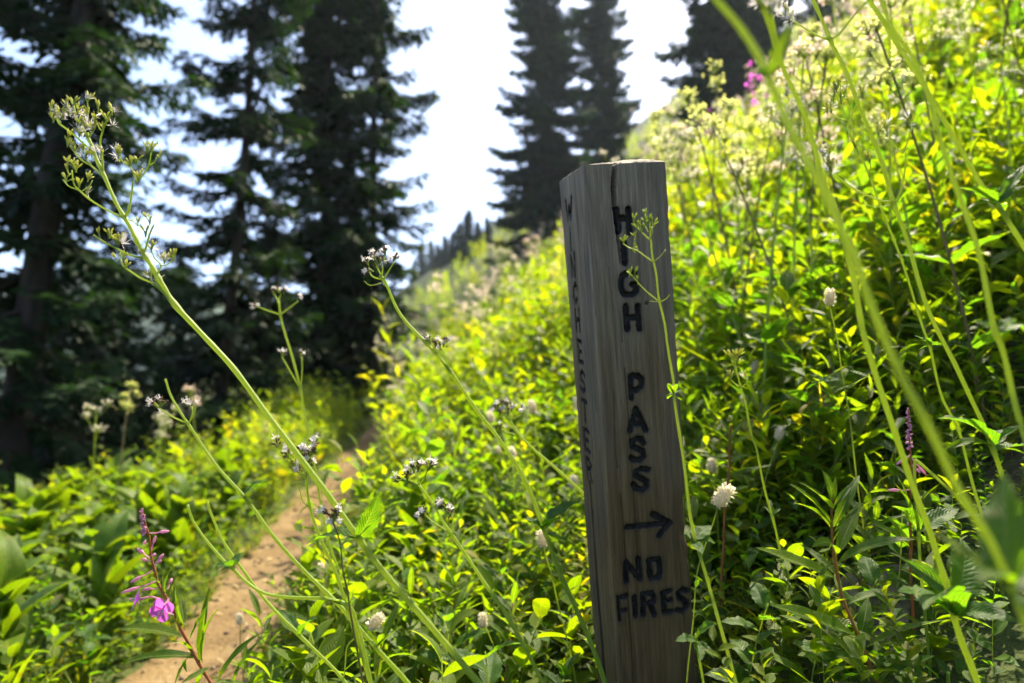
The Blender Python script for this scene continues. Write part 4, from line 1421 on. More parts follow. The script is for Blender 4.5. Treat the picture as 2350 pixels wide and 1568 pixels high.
def fw_flower(root, c, axis, base, radius=.014, seed=0):
    r = np.random.default_rng(seed)
    axis = unit(axis)
    a = unit(np.cross(axis, [0.2, .1, 1]))
    b = np.cross(axis, a)
    g = Geo()
    tube(g, [c - axis * .006, c], [.0012, .0022], 6, .5, 0, False)
    for k in range(6):
        d = rdir(r, axis + np.array([0, 0, -.5]), .3)
        tube(g, [c, c + d * .011], [.0004, .0004], 4, .6, 2, False)
        spindle(g, c + d * .010, d, .003, .0008, 0)
    fl = add("flower", g.mesh("flower", FW_MATS, base), root)
    for k in range(4):
        t = k * math.pi / 2 + .5 + r.uniform(-.15, .15)
        pd = unit(a * math.cos(t) + b * math.sin(t) + axis * .3)
        M = frame_from(pd, axis)
        o = add("petal", PETAL, fl)
        o.matrix_basis = mat4(np.asarray(c) - base, M, (radius, radius, radius))
        pd = unit(a * math.cos(t + .78) + b * math.sin(t + .78) - axis * .1)
        o = add("sepal", SEPAL, fl)
        o.matrix_basis = mat4(np.asarray(c) - base, frame_from(pd, axis), (radius, radius, radius))


def fireweed(label, d, main, zf, leaves, buds=(), flowers=(), tops=(), r_top=2.2, r_bot=5, seed=1, mat=None):
    r = np.random.default_rng(seed)
    root = stalk("fireweed", label, "fireweed", d, mp(zf, main), r_top, r_bot, mat=mat or M_STEM_RED, seed=seed,
                 leaves=[zf(*l[:2]) + zf(*l[2:4]) + ('lance', l[4] if len(l) > 4 else 1.0) + tuple(l[5:]) for l in leaves])
    base = np.array(root.location)
    for (sx, sy, tx, ty) in buds:
        fw_bud(root, P(*zf(sx, sy), d), P(*zf(tx, ty), d + r.uniform(-.012, .012)), base)
    for k, (sx, sy, x, y, ax) in enumerate(flowers):
        c = P(*zf(x, y), d - .012)
        g = Geo()
        s = P(*zf(sx, sy), d)
        tube(g, spline([s, (s + c) / 2 + np.array([0, 0, .003]), c], 4), [.0011] * 9, 6, .6, 0, False)
        add("flower_stalk", g.mesh("flower_stalk", FW_MATS, base), root)
        fw_flower(root, c, RGT * ax[0] + UPV * ax[1] - FWD * ax[2], base, .0172, k + seed)
    for (x0, y0, x1, y1, n) in tops:
        g = Geo()
        for i in range(n):
            t = (i + .5) / n
            p = P(*zf(x0 + (x1 - x0) * t, y0 + (y1 - y0) * t), d)
            dv = unit(RGT * r.uniform(-1, 1) - FWD * r.uniform(-.6, 1) + UPV * r.uniform(-.4, .8))
            spindle(g, p, dv, .0035 + .0035 * t, .0014 + .0010 * t, 0, None, r.uniform(.1, .9))
        add("bud_tip", g.mesh("bud_tip", FW_MATS, base), root)
    return root


fireweed("fireweed with two open magenta flowers beside the trail, lower left", .95,
         [(485, 150), (505, 210), (525, 270), (548, 380), (565, 500), (590, 640), (620, 740), (690, 870), (760, 1010), (830, 1160), (900, 1300), (970, 1420), (1050, 1568), (1120, 1700)], zF3,
         [(820, 1190, 290, 1125, .85), (935, 1355, 330, 1412, .75), (905, 1335, 695, 1245, .9), (880, 1215, 1035, 925, .8), (965, 1400, 1046, 775, .62, .02), (990, 1400, 1122, 955, .55), (830, 1115, 770, 740, .75, .03),
          (840, 1080, 800, 850, .9), (740, 980, 895, 780, .7), (1110, 1570, 1470, 1155, .65), (1235, 1580, 1565, 1135, .55, .03), (1050, 1440, 810, 1570, 1.3, -.03), (850, 1385, 760, 1580, .9),
          (670, 830, 660, 690, 1.0), (690, 850, 760, 590, .6), (700, 860, 810, 610, .5, .03), (630, 750, 555, 730, 1.0), (600, 660, 640, 560, .6), (940, 1370, 860, 1480, .8, .05), (1010, 1470, 940, 1590, .7, .06),
          (590, 650, 515, 610, .6), (650, 800, 610, 740, 1.0)],
         [(550, 340, 715, 325), (565, 480, 605, 365), (560, 545, 452, 465), (560, 520, 605, 515), (590, 600, 668, 512), (585, 640, 395, 745), (600, 735, 318, 832), (640, 790, 495, 800), (700, 800, 735, 710),
          (575, 570, 485, 552), (600, 590, 650, 562), (520, 400, 510, 430)],
         [(640, 880, 470, 880, (-.75, .25, .35)), (650, 885, 665, 960, (.1, .05, 1.0))], [(480, 145, 525, 340, 26)], seed=31)
fireweed("leafy fireweed shoot with a red stem and no flowers, right of the post", .93,
         [(776, 740), (778, 800), (785, 980), (800, 1080), (830, 1200), (880, 1330), (930, 1440), (980, 1580), (1030, 1700)], zR8,
         [(780, 870, 588, 688, .85), (776, 890, 615, 775, .8), (785, 880, 900, 650, .8), (790, 900, 918, 785, .8, .0), (802, 1000, 905, 768, 1.0, .05), (802, 1045, 1148, 935, .9, -.02), (800, 1000, 688, 970, 1.1, -.05),
          (802, 1112, 442, 970, .85, -.04), (797, 1090, 638, 955, .9, .05), (850, 1222, 1092, 1190, .95, .02), (900, 1375, 935, 1195, 1.3, .04), (885, 1362, 503, 1222, .85, -.05), (930, 1412, 1282, 1290, .8, -.03),
          (945, 1565, 720, 1320, .9, .03), (778, 770, 735, 628, 1.2), (783, 765, 795, 655, 1.1), (778, 790, 628, 680, .7), (786, 790, 872, 688, .8), (885, 1370, 905, 1490, 1.6, -.08), (782, 800, 720, 735, .9, -.04),
          (820, 1180, 790, 1080, 1.0, .04), (960, 1500, 1130, 1480, .8, .04)], seed=32, r_top=2.4, r_bot=5.5)
fireweed("pink fireweed spike half hidden behind the thick blurred stalks", 1.08,
         [(1115, 365), (1120, 460), (1125, 560), (1127, 700), (1122, 850), (1126, 960), (1130, 1130), (1140, 1400), (1150, 1600)], zR8,
         [(1125, 830, 1060, 640, .9), (1125, 900, 1045, 680, .8), (1128, 860, 1180, 740, .9), (1130, 970, 1010, 820, .9), (1130, 980, 950, 860, .8), (1128, 1050, 1020, 990, .9), (1130, 1100, 1240, 1050, .9)],
         [(1125, 560, 1062, 605), (1130, 575, 1195, 650), (1125, 715, 1025, 717), (1128, 600, 1168, 640)], (), [(1113, 360, 1122, 540, 34)], seed=33, r_top=2.4, r_bot=4.2)
fireweed("short leafy fireweed shoot close to the right side of the post", 1.35,
         [(335, 430), (330, 520), (322, 640), (310, 780), (300, 950)], zR8,
         [(330, 520, 225, 430, .8), (332, 520, 425, 480, .8), (330, 500, 270, 400, .8), (332, 490, 390, 405, .8), (325, 600, 180, 560, .8), (325, 600, 430, 570, .8), (335, 450, 320, 400, .8), (320, 660, 520, 605, .7),
          (315, 700, 160, 640, .8), (310, 760, 420, 700, .8)], seed=34, r_top=2.4, r_bot=3.6)


# bistort heads --------------------------------------------------------------------------
def bistort_head(g, c, axis, r, L=.030, Rr=.0115, n=200, mat=6):
    axis = unit(axis)
    a = unit(np.cross(axis, [.3, .9, .2]))
    b = np.cross(axis, a)
    tube(g, np.asarray(c) + np.outer(np.linspace(-.5, .5, 6) * L, axis), Rr * np.array([.3, .62, .7, .66, .5, .2]), 7, .3, mat)
    for i in range(n):
        t = r.uniform(-.5, .5)
        an = r.uniform(0, 6.283)
        rad_ = Rr * .62 * math.sqrt(max(0.05, 1 - (2 * t) ** 2 * .8))
        o = a * math.cos(an) + b * math.sin(an)
        p = np.asarray(c) + axis * t * L + o * rad_
        d = rdir(r, o + axis * (t * 1.2 + .2), .3)
        kite(g, p, d, unit(np.cross(d, axis + r.normal(0, .3, 3))), Rr * r.uniform(.28, .55), Rr * .24, mat, r.uniform(.1, 1.0), .6)


def bistort(label, x, y, d, stem, ax=(0, -1), size=1.0, seed=1, group=None):
    r = np.random.default_rng(seed)
    root = stalk("bistort", label, "wildflower", d, [(x, y)] + stem, 1.6, 2.2, mat=M_STEM_THIN, seed=seed, group=group)
    base = np.array(root.location)
    g = Geo()
    axis = RGT * ax[0] - UPV * ax[1]
    c = P(x, y, d) + unit(axis) * .006
    bistort_head(g, c, axis, r, .030 * size, .0125 * size)
    add("flower_head", g.mesh("flower_head", CL_MATS, base), root)
    place_leaf(root, P(*stem[-1], d), P(stem[-1][0] + 60, stem[-1][1] - 40, d), 'lance', .8)
    return root


bistort("white bottlebrush bistort head close to the right edge of the post", 1655, 1147, .98, [(1640, 1190), (1622, 1240), (1600, 1320), (1590, 1420)], (.55, -.8), 1.15, 41)
bistort("small round white bistort head far up the right side near the top", 1904, 690, 1.25, [(1910, 730), (1925, 800), (1940, 900)], (0, -1), .95, 42)
bistort("tilted white bistort head low between the trail and the post", 855, 1432, 1.0, [(838, 1450), (800, 1480), (790, 1540)], (.8, -.6), .85, 43)
bistort("small white bistort head against the trail dirt at the bottom", 550, 1425, 1.75, [(551, 1448), (553, 1480), (556, 1520)], (0, -1), .9, 44)
bistort("round white head low beside the bottom left of the post", 1108, 1430, 1.25, [(1120, 1450), (1140, 1500), (1150, 1560)], (0, -1), .8, 45)
bistort("upright white bistort head left of the post at arrow height", 1246, 1243, 1.25, [(1252, 1270), (1262, 1310), (1280, 1380)], (-.2, -1), 1.0, 46)
bistort("pair-side white bistort head at the right of the trail edge", 742, 1315, 1.5, [(748, 1335), (760, 1370), (775, 1420)], (-.2, -1), 1.0, 47)
bistort("white bistort head seen above the shoot right of the post", 1634, 1075, 1.5, [(1636, 1110), (1645, 1150), (1650, 1250)], (0, -1), 1.0, 48)
bistort("white bistort head behind the stems halfway up the right side", 1732, 848, 1.9, [(1735, 880), (1745, 930), (1750, 1000)], (0, -1), 1.1, 49)
bistort("blurred white bistort head beside the pinkish head left of the post", 1222, 938, 1.9, [(1226, 965), (1235, 1010), (1245, 1080)], (-.2, -1), 1.2, 50)

# grey rock half buried at the lower right -------------------------------------------------
import bmesh


def rock(label, c, size, seed, name="rock"):
    r = np.random.default_rng(seed)
    bm = bmesh.new()
    bmesh.ops.create_icosphere(bm, subdivisions=5, radius=1.0)
    offs = r.uniform(0, 10, 3)
    V = np.array([v.co for v in bm.verts])
    n = 0
    for k, (f, a) in enumerate(((1.3, .30), (2.9, .16), (6.5, .07), (15, .035), (34, .016))):
        n = n + a * (hashnoise(V[:, 0] * f + offs[0], V[:, 1] * f + V[:, 2] * f * .7 + offs[1], 1.0))
    cut = np.clip(V @ unit(r.normal(0, 1, 3)) - .55, 0, 1)
    V = V * (1 + n - .5 * cut)[:, None] * np.asarray(size)
    for v, co in zip(bm.verts, V):
        v.co = co
    for f in bm.faces:
        f.smooth = True
    me = bpy.data.meshes.new(name)
    bm.to_mesh(me)
    bm.free()
    me.materials.append(M_ROCK)
    at = me.attributes.new("var", 'FLOAT', 'POINT')
    at.data.foreach_set("value", np.clip(.5 + n * .8, 0, 1).astype(np.float32))
    o = add(name, me)
    o.location = Vector([float(v) for v in c])
    o.rotation_euler = (r.uniform(-.3, .3), r.uniform(-.3, .3), r.uniform(0, 6))
    tag(o, label, "rock")


rock("rough grey rock behind the leaves in the bottom right corner", P(2210, 1500, 1.30), (.26, .20, .15), 1)
rock("smaller grey stone left of the rough rock under the fireweed shoot", P(2000, 1535, 1.42), (.13, .11, .09), 2)

# ------------------------------------------------------------------ meadow: single plants near by, masses farther off
MASS_MATS = [M_HERB, M_VAL, M_LANCE, M_HELL, M_GRASS, M_STEM_THIN, M_STEM_RED, M_PALEPINK, M_CREAM, M_MAGENTA, M_STEM_BROWN, M_STRAW]
mr = np.random.default_rng(99)


def put_leaf(g, base, d, L, wf, mat, var, nl=3, nw=1, curl=.6, fold=.3, up=(0, 0, 1), a=.7, b=.95, roll=0.0):
    V, Q, UV = leaf_arrays(W=wf, nl=nl, nw=nw, curl=curl, fold=fold, a=a, b=b)
    R = frame_from(d, up)
    if roll:
        c, s = math.cos(roll), math.sin(roll)
        R = R @ np.array([[c, 0, s], [0, 1, 0], [-s, 0, c]])
    g.put(np.asarray(base) + (V * L) @ R.T, Q, None, UV, var, mat)


def shoot(seed, h, n, L, wf, mat, stem_mat=5, opposite=False, el=(.1, .9), nl=3, start=.15, lean=.12, thick=.0025, taper=.55, curl=(.2, 1.1), sides=3):
    r = np.random.default_rng(seed)
    g = Geo()
    ln = r.uniform(-lean, lean, 2)
    t = np.linspace(0, 1, 5)
    pts = np.stack([ln[0] * h * t ** 2, ln[1] * h * t ** 2, h * t], 1)
    tube(g, pts, np.linspace(thick, thick * .5, 5), sides, .5, stem_mat, False)
    az = r.uniform(0, 6.28)
    k = 0
    for i in range(n):
        f = start + (1 - start) * (i + .5) / n
        p = np.array([np.interp(f, t, pts[:, c]) for c in range(3)])
        az += 2.4 if not opposite else (math.pi if i % 2 else 1.57)
        e = r.uniform(*el) * (.5 + .6 * f)
        a = az + r.uniform(-.35, .35)
        d = np.array([math.cos(a) * math.cos(e), math.sin(a) * math.cos(e), math.sin(e)])
        l = L * (1 - taper * abs(f - .45) * 1.4) * r.uniform(.75, 1.2)
        put_leaf(g, p, d, l, wf, mat, np.clip(r.normal(.45, .13), 0, 1), nl=nl, curl=r.uniform(*curl), fold=r.uniform(.15, .5), roll=r.uniform(-.5, .5))
    return g


def rosette(seed, n, L, wf, mat, el=(.5, 1.2), nl=5, nw=1, curl=(.8, 2.0), stemh=.25):
    r = np.random.default_rng(seed)
    g = Geo()
    tube(g, [(0, 0, -.03), (.01, 0, stemh * .6), (.0, .01, stemh)], [.009, .008, .006], 5, .4, 5, False)
    for i in range(n):
        a = i * 2.4 + r.uniform(-.3, .3)
        e = r.uniform(*el)
        d = np.array([math.cos(a) * math.cos(e), math.sin(a) * math.cos(e), math.sin(e)])
        put_leaf(g, (0, 0, stemh * (.15 + .85 * i / n)), d, L * r.uniform(.7, 1.15), wf, mat, np.clip(r.normal(.5, .2), 0, 1), nl=nl, nw=nw, curl=r.uniform(*curl), fold=r.uniform(.1, .4))
    return g


def tuft(seed, n, L, mat=4, w=.03):
    r = np.random.default_rng(seed)
    g = Geo()
    for i in range(n):
        a = r.uniform(0, 6.28)
        e = r.uniform(.7, 1.45)
        d = np.array([math.cos(a) * math.cos(e), math.sin(a) * math.cos(e), math.sin(e)])
        put_leaf(g, (r.uniform(-.03, .03), r.uniform(-.03, .03), -.01), d, L * r.uniform(.5, 1.2), w, mat, r.uniform(.1, .95), nl=3, curl=r.uniform(.3, 1.6), fold=.4, a=.25, b=.8)
    return g


def umbel(seed, h, mats=(7, 10), n=5, R=.035, dens=16, q=.012):
    """mid-distance valerian: stem, forked top and domes of tiny pale florets"""
    r = np.random.default_rng(seed)
    g = Geo()
    ln = r.uniform(-.16, .16, 2)
    t = np.linspace(0, 1, 6)
    pts = np.stack([ln[0] * h * t ** 1.6, ln[1] * h * t ** 1.6, h * t], 1)
    tube(g, pts, np.linspace(.0032, .002, 6), 4, .5, 5 if mats[1] == 5 else mats[1], False)
    tops = [pts[-1]]
    for f in (.80, .90, .97):
        p = np.array([np.interp(f, t, pts[:, c]) for c in range(3)])
        a = r.uniform(0, 6.28)
        for s in (0, math.pi):
            e = p + np.array([math.cos(a + s) * .05, math.sin(a + s) * .05, .07]) * r.uniform(.6, 1.2)
            tube(g, [p, (p + e) / 2 + np.array([math.cos(a + s), math.sin(a + s), -.2]) * .008, e], [.0017, .0015, .0012], 4, .5, 5, False)
            tops.append(e)
    for e in tops:
        for i in range(dens):
            d = rdir(r, (0, 0, 1), .8)
            p = e + d * R * r.uniform(.25, .75) * np.array([1, 1, .6])
            dv = rdir(r, d, .5)
            kite(g, p, dv, unit(np.cross(dv, r.normal(0, 1, 3))), q * r.uniform(.6, 1.3), q * .7, mats[0], r.uniform(0, 1), .55)
    for f in (.3, .52):
        p = np.array([np.interp(f, t, pts[:, c]) for c in range(3)])
        a = r.uniform(0, 6.28)
        for s in (0, math.pi):
            put_leaf(g, p, (math.cos(a + s), math.sin(a + s), .4), .09, .42, 1, r.uniform(.2, .8), nl=2, curl=.8)
    return g


T = {}
T['herb2'] = [shoot(205 + i, 1.0, 18, .19, .46, 0, opposite=True, nl=2) for i in range(4)]
T['lance2'] = [shoot(225 + i, 1.0, 26, .19, .22, 2, 6 if i % 2 else 5, nl=2, el=(.1, 1.0)) for i in range(4)]
T['herb'] = [shoot(200 + i, 1.0, 17, .20, .46, 0, opposite=True, nl=3) for i in range(4)]
T['lance'] = [shoot(220 + i, 1.0, 26, .21, .20, 2, 6 if i % 2 else 5, nl=3, el=(.1, 1.0)) for i in range(4)]
T['val'] = [shoot(240 + i, 1.0, 14, .24, .46, 1, opposite=True, nl=3) for i in range(3)]
T['hell'] = [rosette(260 + i, 11, .40, .42, 3, nl=5) for i in range(3)]
T['grass'] = [tuft(280 + i, 10, .5, w=.04) for i in range(3)]
T['umbel'] = [umbel(300 + i, 1.0, (7, 5), R=.045, q=.019, dens=9) for i in range(4)]
T['cream'] = [umbel(310 + i, 1.0, (8, 5), R=.04, q=.018, dens=9) for i in range(3)]
T['far'] = [shoot(330 + i, 1.0, 17, .26, .36, 0, nl=2, opposite=i % 2 == 0, sides=3) for i in range(4)]
T['fwflower'] = [umbel(340 + i, 1.0, (9, 6), R=.03, q=.02, dens=7) for i in range(2)]
TA = {k: [g.arrays() for g in v] for k, v in T.items()}


class Mass:
    def __init__(self):
        self.parts = []

    def add(self, kind, pos, scale, rotz, lean, var):
        """pos (K,3), scale (K,) or (K,3), rotz (K,), lean (K,2), var (K,)"""
        K = len(pos)
        if K == 0:
            return
        which = mr.integers(0, len(TA[kind]), K)
        scale = np.asarray(scale, float)
        if scale.ndim == 1:
            scale = np.repeat(scale[:, None], 3, 1)
        for w in range(len(TA[kind])):
            idx = np.where(which == w)[0]
            if len(idx) == 0:
                continue
            V, Q, Tt, UV, A, QM, TM = TA[kind][w]
            c, s = np.cos(rotz[idx]), np.sin(rotz[idx])
            v = V[None] * scale[idx][:, None, :]
            x = v[..., 0] * c[:, None] - v[..., 1] * s[:, None]
            y = v[..., 0] * s[:, None] + v[..., 1] * c[:, None]
            z = v[..., 2]
            x = x + lean[idx, 0][:, None] * z + pos[idx, 0][:, None]
            y = y + lean[idx, 1][:, None] * z + pos[idx, 1][:, None]
            z = z + pos[idx, 2][:, None]
            VV = np.stack([x, y, z], -1).reshape(-1, 3)
            off = (np.arange(len(idx)) * len(V))[:, None, None]
            QQ = (Q[None] + off).reshape(-1, 4)
            TT = (Tt[None] + off).reshape(-1, 3)
            self.parts.append((VV, QQ, TT, np.tile(UV, (len(idx), 1)), np.clip(A[None] + var[idx][:, None], 0, 1).ravel(), np.tile(QM, len(idx)), np.tile(TM, len(idx))))

    def build(self, name, label, cat=None):
        off = 0
        out = [[] for _ in range(7)]
        for p in self.parts:
            out[0].append(p[0]); out[1].append(p[1] + off); out[2].append(p[2] + off)
            for k in range(3, 7):
                out[k].append(p[k])
            off += len(p[0])
        me = make_mesh(name, *[np.concatenate(o) for o in out], MASS_MATS)
        o = add(name, me)
        tag(o, label, cat, None, "stuff")
        return o


def in_view_points(n, d0, d1, power=1.0, xlo=-.86, xhi=.86):
    u_ = mr.random(n)
    d = (d0 ** power + u_ * (d1 ** power - d0 ** power)) ** (1 / power)
    X = d * mr.uniform(xlo, xhi, n)
    return np.stack([X, d], 1)


def s_of(p):
    return p[:, 0] - trail_x(p[:, 1])


def with_z(p, sink=.01):
    return np.column_stack([p, ground_z(p[:, 0], p[:, 1]) - sink])


_td = np.linspace(1.9, 13, 80)
_tp = np.stack([view_of(np.array([float(trail_x(q)) + .12, q, float(ground_z(trail_x(q), q))])) for q in _td])
_to = np.argsort(_tp[:, 0])


def height_limit(pos):
    """tallest a plant may stand so that the trail, the post and the slope keep the view they have"""
    d = pos[:, 1]
    xd = pos[:, 0] / d
    lim = np.interp(d, [.7, 1.1, 1.6, 2.5, 4, 8], [-.36, -.27, -.16, .0, .22, .6]) + np.interp(xd, [.2, .45], [0, .75]) * np.interp(d, [.9, 1.4, 2.2], [.1, .3, 1])
    s = s_of(pos)
    near_trail = np.interp(np.abs(s), [.25, .8], [.30, 1.2])
    out = np.minimum(lim * d - pos[:, 2], near_trail)
    x = 1175 + F_PX * xd
    ty = np.interp(x, _tp[_to, 0], _tp[_to, 1])
    tdp = np.interp(x, _tp[_to, 0], _tp[_to, 2])
    block = (s > 0) & (x > _tp[:, 0].min() - 60) & (x < 915) & (d < tdp)
    zmax = ((1000 - ty - 25) / F_PX) * d
    return np.where(block & (mr.random(len(d)) > .06), np.minimum(out, zmax - pos[:, 2]), out)


def clear_of_post(p):
    x = 1175 + F_PX * p[:, 0] / p[:, 1]
    return ~((p[:, 1] < 1.33) & (x > 1270) & (x < 1660))


def scatter(mass, kind, n, d0, d1, h, power=1.4, side=None, sx=1.0, tone=0.0, xlo=-.86, xhi=.86, smin=.26, smax=99, lim=True, hmin=.14):
    p = in_view_points(n, d0, d1, power, xlo, xhi)
    s = s_of(p)
    edge = smin + .05 * np.sin(p[:, 1] * 5) + .06 * mr.random(len(p))
    ok = np.abs(s) > edge
    if side == 'r':
        ok &= s > 0
    if side == 'l':
        ok &= s < 0
    ok &= np.abs(s) < smax
    ok &= clear_of_post(p)
    if lim and d0 > 1.2:
        ok &= mr.random(len(p)) < .68 + .45 * hashnoise(p[:, 0] * .8 + 5 * len(kind) + ord(kind[0]), p[:, 1] * .8, 1.0)
    p = p[ok]
    pos = with_z(p)
    hh = mr.uniform(h[0], h[1], len(p))
    if lim:
        hl = height_limit(pos)
        keep = hl > hmin
        pos, hh, hl = pos[keep], hh[keep], hl[keep]
        hh = np.minimum(hh, hl * mr.uniform(.75, 1.0, len(hh)))
    K = len(pos)
    wide = np.clip(hh / np.mean(h), .55, 1.2) * np.mean(h)
    sc = np.stack([wide * sx, wide * sx, hh], 1) if sx else np.repeat(hh[:, None], 3, 1)
    lean = mr.normal(0, .10, (K, 2)) + np.array([-.06, -.04])
    patch = hashnoise(pos[:, 0] * .9 + 3 * len(kind), pos[:, 1] * .9, 1.0)
    sc = sc * np.exp(mr.normal(0, .14, K))[:, None]
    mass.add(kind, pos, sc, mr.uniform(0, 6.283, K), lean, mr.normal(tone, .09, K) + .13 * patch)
    return K


hill = Mass()
scatter(hill, 'herb', 1500, 1.5, 4.5, (.32, .55), side='r', tone=.05)
scatter(hill, 'lance', 1300, 1.5, 4.5, (.32, .60), side='r', tone=.0)
scatter(hill, 'val', 700, 1.5, 4.5, (.25, .45), side='r', tone=.0)
scatter(hill, 'herb2', 2800, 4.0, 10, (.45, .75), side='r', tone=.12)
scatter(hill, 'lance2', 2300, 4.0, 10, (.45, .80), side='r', tone=.08)
scatter(hill, 'far', 3500, 9, 22, (.6, .95), side='r', tone=.12)
scatter(hill, 'far', 1900, 20, 50, (.9, 1.3), side='r', tone=.12)
hill.build("hillside_herbs", "bright green leafy herbs covering the hillside right of the trail")

low = Mass()
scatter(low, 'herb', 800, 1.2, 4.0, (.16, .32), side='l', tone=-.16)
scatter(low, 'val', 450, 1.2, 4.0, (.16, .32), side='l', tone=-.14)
scatter(low, 'herb2', 1400, 3.5, 9.0, (.30, .60), side='l', tone=.02)
scatter(low, 'lance2', 1000, 3.5, 9.0, (.30, .60), side='l', tone=.0)
scatter(low, 'far', 900, 8, 24, (.5, .9), side='l', tone=.0, smax=7)
scatter(low, 'herb2', 800, 4.5, 10.0, (.45, .70), side='l', tone=.05, xlo=-.38, xhi=-.1, smax=4)
scatter(low, 'lance2', 500, 4.5, 10.0, (.45, .75), side='l', tone=.05, xlo=-.38, xhi=-.1, smax=4)
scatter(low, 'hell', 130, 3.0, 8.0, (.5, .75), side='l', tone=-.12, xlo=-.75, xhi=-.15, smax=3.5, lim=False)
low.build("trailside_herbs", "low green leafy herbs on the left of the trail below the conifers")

under = Mass()
scatter(under, 'herb', 560, .85, 2.2, (.10, .22), side='r', tone=.04, power=1.6, hmin=.06)
scatter(under, 'val', 380, .85, 2.2, (.10, .22), side='r', tone=.06, power=1.6, hmin=.06)
scatter(under, 'grass', 290, 1.1, 4.5, (.30, .6), tone=.0, hmin=.1)
for kind_, K_, hs_ in (('grass', 500, (.14, .30)), ('val', 150, (.10, .20)), ('herb', 260, (.10, .22))):
    yy = mr.uniform(1.0, 10.0, K_) ** 1.0
    sd_ = mr.choice([-1.0, 1.0], K_, p=[.62, .38])
    ss = sd_ * (.21 + .30 * mr.random(K_) ** 1.3)
    pp = with_z(np.stack([trail_x(yy) + ss, yy], 1))
    hh_ = mr.uniform(*hs_, K_) * np.interp(yy, [2, 5], [1, .45])
    under.add(kind_, pp, np.stack([hh_ * 1.3, hh_ * 1.3, hh_], 1), mr.uniform(0, 6.28, K_), np.stack([-sd_ * mr.uniform(0, .6, K_), mr.normal(0, .2, K_)], 1), mr.normal(.05, .12, K_))
scatter(under, 'grass', 260, 1.2, 3.0, (.5, .9), side='r', tone=.1, hmin=.2)
under.build("grass", "grass and small ground plants between the taller herbs and along the trail edge")

heads = Mass()
scatter(heads, 'umbel', 150, 5.0, 12, (.75, 1.10), side='r', sx=0, lim=False, xlo=-.12, xhi=.80)
scatter(heads, 'cream', 150, 5.0, 14, (.75, 1.05), side='r', sx=0, lim=False, xlo=-.25, xhi=.7)
scatter(heads, 'umbel', 250, 11, 30, (.9, 1.3), side='r', sx=0, lim=False, xlo=-.2, xhi=.7)
scatter(heads, 'fwflower', 45, 4.0, 14, (.7, 1.0), side='r', sx=0, lim=False, xlo=.2, xhi=.7)
heads.build("flower_heads", "haze of pale pink and cream flower heads over the upper slope")


# single plants with their own parts -------------------------------------------------------
def proto_shoot(seed, h, n, L, kind, wf, stem_mat, opposite, el, start=.15, thick=.0024):
    r = np.random.default_rng(seed)
    g = Geo()
    ln = r.uniform(-.15, .15, 2)
    t = np.linspace(0, 1, 7)
    pts = np.stack([ln[0] * h * t ** 2, ln[1] * h * t ** 2, h * t - .02], 1)
    tube(g, pts, np.linspace(thick, thick * .45, 7), 6, .5, 0)
    parts = [("stem", g.mesh("stem", [stem_mat]), Matrix.Identity(4))]
    az = r.uniform(0, 6.28)
    for i in range(n):
        f = start + (1 - start) * (i + .5) / n
        p = np.array([np.interp(f, t, pts[:, c]) for c in range(3)])
        az += 2.4 if not opposite else (math.pi if i % 2 else 1.57)
        e = r.uniform(*el) * (.5 + .7 * f)
        d = np.array([math.cos(az) * math.cos(e), math.sin(az) * math.cos(e), math.sin(e)])
        l = L * (1 - .75 * abs(f - .45)) * r.uniform(.8, 1.2)
        R = frame_from(d)
        ro = r.uniform(-.5, .5)
        c, s = math.cos(ro), math.sin(ro)
        R = R @ np.array([[c, 0, s], [0, 1, 0], [-s, 0, c]])
        parts.append(("leaf", LEAF[kind][int(r.integers(0, len(LEAF[kind])))], mat4(p, R, (l * wf, l, l))))
    return parts


def proto_hell(seed, n, L):
    r = np.random.default_rng(seed)
    g = Geo()
    tube(g, [(0, 0, -.03), (.008, 0, .12), (0, .01, .24), (.01, .01, .36)], [.010, .009, .008, .004], 7, .4, 0)
    parts = [("stem", g.mesh("stem", [M_STEM_THIN]), Matrix.Identity(4))]
    for i in range(n):
        f = i / n
        a = i * 2.4 + r.uniform(-.3, .3)
        e = r.uniform(.45, .9) + .35 * f
        d = np.array([math.cos(a) * math.cos(e), math.sin(a) * math.cos(e), math.sin(e)])
        l = L * (1.05 - .45 * f) * r.uniform(.8, 1.15)
        parts.append(("leaf", LEAF['hell'][int(r.integers(0, 4))], mat4((0, 0, .04 + .30 * f), frame_from(d), (l * r.uniform(.85, 1.15), l, l))))
    return parts


